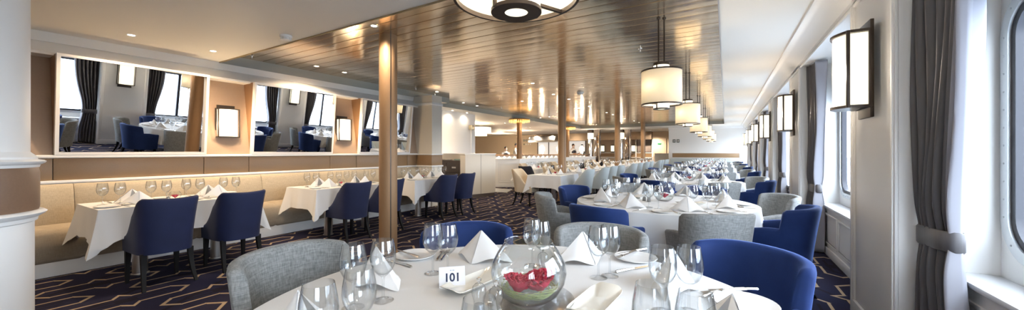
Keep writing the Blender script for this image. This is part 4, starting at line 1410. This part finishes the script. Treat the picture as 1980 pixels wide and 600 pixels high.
def table_lamp(px, d, zb, label):
    x, y = W(px, d)
    t = thing('table_lamp', label, 'lamp', (x, y, zb), group='tiered lamps on the bar')
    MB().lathe([(.07, 0), (.07, .015), (.02, .02), (.02, .06)], n=16).build('base', chrome, t)
    MB().lathe([(.09, .05), (.10, .06), (.10, .17), (.155, .17), (.165, .18), (.165, .42), (.155, .43), (.09, .43), (.085, .53), (.03, .54)], n=28).build('lit_shade', lamp_glass_far, t)
lamp_glass_far = mat('lit_tiered_shade', (.9, .86, .75), .4, emit=(1, .88, .62), estr=.6)
for i, (px, f_) in enumerate(((1048, .42), (1081, .60), (1125, .86))):
    q = A0 + av * f_ + Vector((-av.y, av.x)).normalized() * .1
    # keep each lamp on the counter top, on its sight line
    n0 = Vector((-av.y, av.x)).normalized(); c0 = A0 + n0 * .15
    D = Vector(W(px, 1.0)); k_ = (c0.x * av.y - c0.y * av.x) / (D.x * av.y - D.y * av.x)
    bulb('table_lamp_bulb', (*W(px, k_ - .4), 1.5), 8)
    table_lamp(px, k_, 1.17, 'lit white tiered lamp standing on the bar counter, %s from the left' % ORD[i])

# drum chandelier in the deep room
x, y = W(930, 18)
t = thing('drum_chandelier', 'large lit white tiered drum light hanging in the deep left room', 'chandelier', (x, y, 2.1))
MB().lathe([(.30, .0), (.30, .14), (.49, .14), (.50, .15), (.50, .42), (.49, .43)], n=48).build('lit_shade', lamp_glass_far, t)
MB().cyl((0, 0, .43), (0, 0, .58), .03).build('rod', chrome, t)
for dx_, dy_ in ((0, -.9), (-1, 5.5), (-4, 8)): bulb('drum_and_fill_lamp', (x + dx_, y + dy_, 2.2), 70, (1, .80, .56), .2)  # first bulb serves the drum; those farther back are added fill without fixtures

# far chrome columns with lit drum heads and dark square posts
for i, (px, d) in enumerate(((1142, 22.5), (1201, 22.2))):
    x, y = W(px, d)
    t = thing('chrome_column', 'chrome column with a lit drum head by the bar, %s one' % ('left', 'right')[i], 'column', (x, y, 0))
    MB().lathe([(.15, 0), (.15, 2.12)], n=28).build('shaft', chrome, t)
    MB().lathe([(.19, 2.12), (.19, 2.48)], n=28).build('lit_drum', lamp_glass_far, t)
    MB().lathe([(.2, 2.48), (.2, CW)], n=28).build('cap', bronze_dark, t)
    bulb('drum_lamp_bulb', (*W(px, d - .5), 2.2), 9)
    x, y = W(px + 13, d - .3)
    t = thing('bronze_post', 'dark mirrored square post beside the %s chrome column' % ('left', 'right')[i], 'post', (x, y, 0))
    MB().box(-.14, .14, -.14, .14, 0, CW - .01, .006).build('body', mat('bronze_mirror', (.30, .26, .24), .12, 1.), t)
    mb = MB()
    for sx in (-.145, .145):
        for sy in (-.145, .145): mb.box(sx - .012, sx + .012, sy - .012, sy + .012, 0, CW - .01)
    mb.build('edge_strip', chrome, t)

# fittings of the back wall
YB = 26.0
def bX(px, Y=YB):
    return Y * math.tan(math.atan((px - 990) / FPX) - YAW)
struct('trim_16', MB().box(bX(1038), bX(1262), YB - .5, YB, 2.15, CW), bronze_ceil2 := mat('dark_bronze_soffit', (.20, .15, .11), .25, .8), flat=True)
t = thing('bar_back_panel', 'wide lit white panel behind the bar staff', 'panel', (bX(1090), YB - .06, 0))
MB().box(bX(1041) - bX(1090), bX(1133) - bX(1090), -.02, .05, .9, 2.12).build('panel', screen_lit, t)
for px in (1041, 1062, 1098, 1133): MB().box(bX(px) - bX(1090) - .03, bX(px) - bX(1090) + .03, -.06, 0, .0, 2.14).build('frame_post', bronze_dark, t)
t = thing('extractor_hood', 'steel extractor hood over the bar', 'hood', (bX(1052, YB - .8), YB - .8, 0))
MB().prism([(-.3, 2.05), (.3, 2.05), (.3, 2.2), (.12, 2.5), (-.12, 2.5), (-.3, 2.2)], 'x', -1.2, 1.0).build('hood_body', steel, t, flat=True)
struct('trim_17', MB().box(bX(1157), bX(1262), YB - .06, YB, .95, 1.22), leather)
mb = MB()
for px in (1157, 1190, 1216, 1230, 1262): mb.box(bX(px) - .04, bX(px) + .04, YB - .08, YB, 0, 2.15)
mb.box(bX(1157), bX(1262), YB - .08, YB, 1.22, 1.27); mb.box(bX(1157), bX(1262), YB - .08, YB, .90, .95)
struct('trim_18', mb, white)
struct('trim_19', MB().box(bX(1157), bX(1230), YB - .03, YB, 1.27, 2.15), tan_wall)
for i, px in enumerate((1166, 1185, 1225)):
    sconce.place((bX(px, YB - .1), YB - .09, 1.55), -PI / 2, 'small lit sconce on the far back wall, %s from the left' % ORD[i], 'sconces of the back wall')
art_m = noisy('dark_abstract_print', (.035, .02, .016), (.36, .30, .27), 1.6, .4, detail=5)
for i, (a, b) in enumerate(((1231, 1245), (1246, 1261))):
    xm = (bX(a) + bX(b)) / 2; hw_ = (bX(b) - bX(a)) / 2 - .04
    t = thing('wall_picture', 'large dark abstract picture on the far back wall, %s panel' % ('left', 'right')[i], 'picture', (xm, YB - .05, 1.72))
    MB().box(-hw_, hw_, -.02, .03, -.43, .43).build('print', art_m, t, flat=True)
    mb = MB()
    for q in ((-hw_, hw_, -.45, -.42), (-hw_, hw_, .42, .45), (-hw_, -hw_ + .03, -.45, .45), (hw_ - .03, hw_, -.45, .45)): mb.box(q[0], q[1], -.035, .03, q[2], q[3])
    mb.build('frame', bronze_dark, t)
d = bpy.data.objects.new('door_1', None); COL.objects.link(d); d['kind'] = 'structure'; d.location = ((bX(1268) + bX(1283)) / 2, YB - .03, 0)
MB().box(-.42, .42, -.03, .02, 0, 2.2, .004).build('door_leaf', cream_door := mat('cream_door', (.62, .50, .36), .5), d)
MB().box(-.36, -.33, -.06, -.03, .98, 1.10).build('handle', steel, d)
MB().box(-.12, .12, -.045, -.03, 1.80, 1.90, .003).build('exit_sign', green_sign, d)
t = thing('low_partition', 'plain white low partition before the far door', 'partition', (bX(1280, 24), 24, 0))
MB().box(bX(1266, 24) - bX(1280, 24), bX(1300, 24) - bX(1280, 24), -.06, .06, 0, 1.2, .006).build('panel', white, t)
MB().box(bX(1266, 24) - bX(1280, 24) - .01, bX(1300, 24) - bX(1280, 24) + .01, -.075, .075, 1.2, 1.225, .004).build('cap', sillw, t)

# little sign plaques
def plaque(x, y, z, w_, h_, m1, nm, rot=0, grp=None, mark=True):
    t = thing('wall_sign', nm, 'sign', (x, y, z), rot, grp)
    MB().box(-w_ / 2, w_ / 2, -.012, 0, -h_ / 2, h_ / 2, .002).build('plate', m1, t)
    if mark:
        mb = MB(); mb.box(-w_ * .25, w_ * .12, -.016, -.011, h_ * .08, h_ * .22); mb.box(-w_ * .25, w_ * .25, -.016, -.011, -h_ * .22, -h_ * .08); mb.box(w_ * .05, w_ * .25, -.016, -.011, -h_ * .22, h_ * .22)
        mb.build('pictogram', plastic_w, t)
for i, px in enumerate((1013.5, 1018, 1022.5, 1027)):
    plaque(bX(px), YB - .001, 2.25, .15, .15, grey_sign, 'small dark green sign on the cream back wall, %s of the upper four' % ORD[i], grp='signs on the back wall')
for i, px in enumerate((1013.5, 1017.5, 1021.5, 1025.5)):
    plaque(bX(px), YB - .001, 1.93, .08, .11, plastic_w if i else grey_sign, 'tiny notice under the signs on the cream back wall, %s of the lower four' % ORD[i], grp='notices on the back wall', mark=False)
for i, px in enumerate((1303.5, 1311)):
    plaque(bX(px, 22.3), 22.299, 1.93, .15, .18, grey_sign, 'small dark framed notice on the white far wall, %s one' % ('left', 'right')[i], grp='notices on the far wall')

# ---- bench in front of the far wall
t = thing('banquette', 'pale grey bench against the white far wall', 'bench', (-1.0, 21.95, 0))
MB().box(-1.7, 1.6, -.25, .28, 0, .15).build('plinth', white, t)
MB().box(-1.7, 1.6, -.30, .28, .15, .47, .03).build('seat', lightgrey_m, t)
MB().box(-1.7, 1.6, .16, .28, .47, .95, .03).build('backrest', lightgrey_m, t)

# ================================================================ STAFF
def person(px, d, h, label, facing, lean=.0, arm=0, vest=True, mask=True):
    x, y = W(px, d)
    t = thing('person', label, 'person', (x, y, 0), facing)
    s = h / 1.72
    V = [(0, 0, .95), (0, .0, 1.10), (0, .02 + lean * .4, 1.28), (0, .01 + lean * .8, 1.42), (0, .02 + lean, 1.50), (0, .03 + lean, 1.58), (0, .035 + lean, 1.66),
         (-.17, .01 + lean * .8, 1.40), (-.24, .04 + lean * .8, 1.14), (-.18, .26 + lean * .8, 1.05 + .1 * arm), (-.15, .34 + lean * .8, 1.05 + .12 * arm),
         (.17, .01 + lean * .8, 1.40), (.24, .04 + lean * .8, 1.14), (.18, .26 + lean * .8, 1.05 + .1 * arm), (.15, .34 + lean * .8, 1.05 + .12 * arm),
         (-.10, 0, .88), (-.11, .02, .48), (-.11, -.01, .08), (-.11, .12, .04),
         (.10, 0, .88), (.11, .02, .48), (.11, -.01, .08), (.11, .12, .04)]
    E = [(0, 1), (1, 2), (2, 3), (3, 4), (4, 5), (5, 6), (3, 7), (7, 8), (8, 9), (9, 10), (3, 11), (11, 12), (12, 13), (13, 14), (0, 15), (15, 16), (16, 17), (17, 18), (0, 19), (19, 20), (20, 21), (21, 22)]
    Rr = [.15, .135, .15, .11, .055, .085, .08, .065, .045, .032, .035, .065, .045, .032, .035, .09, .06, .04, .035, .09, .06, .04, .035]
    me = bpy.data.meshes.new('body'); me.from_pydata([(a * s, b * s, c * s) for a, b, c in V], E, []); me.materials.append(skin_m)
    o = bpy.data.objects.new('body', me); COL.objects.link(o); o.parent = t
    sk = o.modifiers.new('skin', 'SKIN'); me.skin_vertices
    for i, r in enumerate(Rr):
        me.skin_vertices[0].data[i].radius = (r * s, r * s * (.75 if i < 4 else 1)); 
    me.skin_vertices[0].data[0].use_root = True
    o.modifiers.new('sub', 'SUBSURF').levels = 2; o.modifiers['sub'].render_levels = 2
    # shirt and waistcoat
    hx = (.035 + lean) * s
    mb = MB()
    rings = []
    for z, rx, ry, yy in ((.90, .175, .125, 0), (1.1, .165, .12, 0), (1.28, .195, .13, .02 + lean * .4), (1.40, .20, .12, .01 + lean * .8), (1.46, .12, .085, .015 + lean), (1.50, .068, .066, .02 + lean)):
        rings.append([(rx * s * math.cos(a), (ry * math.sin(a) + yy) * s, z * s) for a in [2 * PI * k / 24 for k in range(24)]])
    mb.loft(rings, caps=False)
    for sx in (-1, 1):
        mb.tube([(sx * .165 * s, (.01 + lean * .8) * s, 1.40 * s), (sx * .245 * s, (.04 + lean * .8) * s, 1.14 * s), (sx * .19 * s, (.22 + lean * .8) * s, (1.06 + .08 * arm) * s)], .06 * s, 12, rs=[.078 * s, .062 * s, .048 * s])
    mb.build('shirt', shirt_m, t, angle=60)
    if vest:
        mb = MB(); rings = []
        for z, rx, ry, yy in ((.88, .182, .132, 0), (1.1, .172, .128, 0), (1.28, .202, .137, .02 + lean * .4), (1.37, .165, .132, .012 + lean * .7)):
            rings.append([(rx * s * math.cos(a), (ry * math.sin(a) + yy) * s, z * s) for a in [2 * PI * k / 24 for k in range(24)]])
        mb.loft(rings, caps=False); mb.build('waistcoat', vest_m, t, angle=60)
    mb = MB(); mb.lathe([(.172, .88), (.13, .45), (.115, .10)], (0, 0, 0), n=20); mb.xf(Matrix.Scale(s, 4)); mb.build('trousers', vest_m, t)
    # face, hair, ears
    c = Vector((0, (.035 + lean) * s, 1.645 * s))
    def ell(rx, ry, rz, off, zmin=-1., zmax=1.):
        m2 = MB(); b = bmesh.new(); bmesh.ops.create_uvsphere(b, u_segments=20, v_segments=14, radius=1)
        for v in b.verts: v.co = Vector((v.co.x * rx, v.co.y * ry, max(zmin, min(zmax, v.co.z)) * rz)) * s + c + Vector(off) * s
        m2.absorb(b); return m2
    hd = ell(.078, .095, .115, (0, 0, -.01))
    for sx in (-1, 1):
        b = bmesh.new(); bmesh.ops.create_uvsphere(b, u_segments=8, v_segments=6, radius=1)
        for v in b.verts: v.co = Vector((v.co.x * .012, v.co.y * .02, v.co.z * .03)) * s + c + Vector((sx * .08, 0, -.01)) * s
        hd.absorb(b)
    b = bmesh.new(); bmesh.ops.create_uvsphere(b, u_segments=8, v_segments=6, radius=1)
    for v in b.verts: v.co = Vector((v.co.x * .012, v.co.y * .018, v.co.z * .022)) * s + c + Vector((0, .095, -.015)) * s
    hd.absorb(b); hd.build('head', skin_m, t)
    ell(.086, .10, .11, (0, -.018, .022), zmin=-.15).build('hair', hair_m, t)
    for sx in (-1, 1): 
        b = MB().lathe([(.002, -.003), (.010, 0), (.002, .003)], n=10); b.xf(Matrix.Translation(c + Vector((sx * .03, .088, .015)) * s) @ Matrix.Rotation(PI / 2, 4, 'X') @ Matrix.Scale(s, 4)); b.build('eye', ink, t)
    if mask:
        ell(.072, .092, .05, (0, .012, -.06)).build('face_mask', shirt_m, t)
    # hands with five fingers
    for sx in (-1, 1):
        hp = Vector((sx * .15 * s, (.36 + lean * .8) * s, (1.05 + .12 * arm) * s)); mb = MB()
        mb.tube([hp - Vector((0, .03, 0)), hp + Vector((0, .04, 0))], .03, 10, rs=[.026, .034])
        for q in range(4): mb.tube([hp + Vector(((q - 1.5) * .017, .035, 0)), hp + Vector(((q - 1.5) * .019, .07 + .006 * (1 - abs(q - 1.5)), -.008)), hp + Vector(((q - 1.5) * .019, .09 + .006 * (1 - abs(q - 1.5)), -.03))], .008, 6)
        mb.tube([hp + Vector((-sx * .025, 0, 0)), hp + Vector((-sx * .05, .025, -.005)), hp + Vector((-sx * .05, .05, -.015))], .009, 6)
        mb.build('hand', skin_m, t)

def back_of_counter(px, off):
    """sight-line depth of a spot `off` metres behind the bar counter front"""
    n0 = Vector((-av.y, av.x)).normalized(); c0 = A0 + n0 * off
    D = Vector(W(px, 1.0)); return (c0.x * av.y - c0.y * av.x) / (D.x * av.y - D.y * av.x)
FC = an + PI
person(977, back_of_counter(977, 1.0), 1.56, 'masked person in white shirt and dark waistcoat bending at the bar end', FC - .3, .08)
person(996, back_of_counter(996, 1.2), 1.76, 'masked person in a white shirt half hidden by the orange column', FC + .9, .05, 1, vest=False)
person(1098, back_of_counter(1098, 2.4), 1.66, 'person in dark clothes behind the bar beside the second bronze column', FC - .6, mask=False)
person(1108, back_of_counter(1108, 1.1), 1.78, 'masked person in a white shirt and dark waistcoat facing out behind the bar', FC, arm=1)
person(1125, back_of_counter(1125, 1.3), 1.76, 'person in a white shirt behind the tiered lamp on the bar', FC + .2, mask=False)
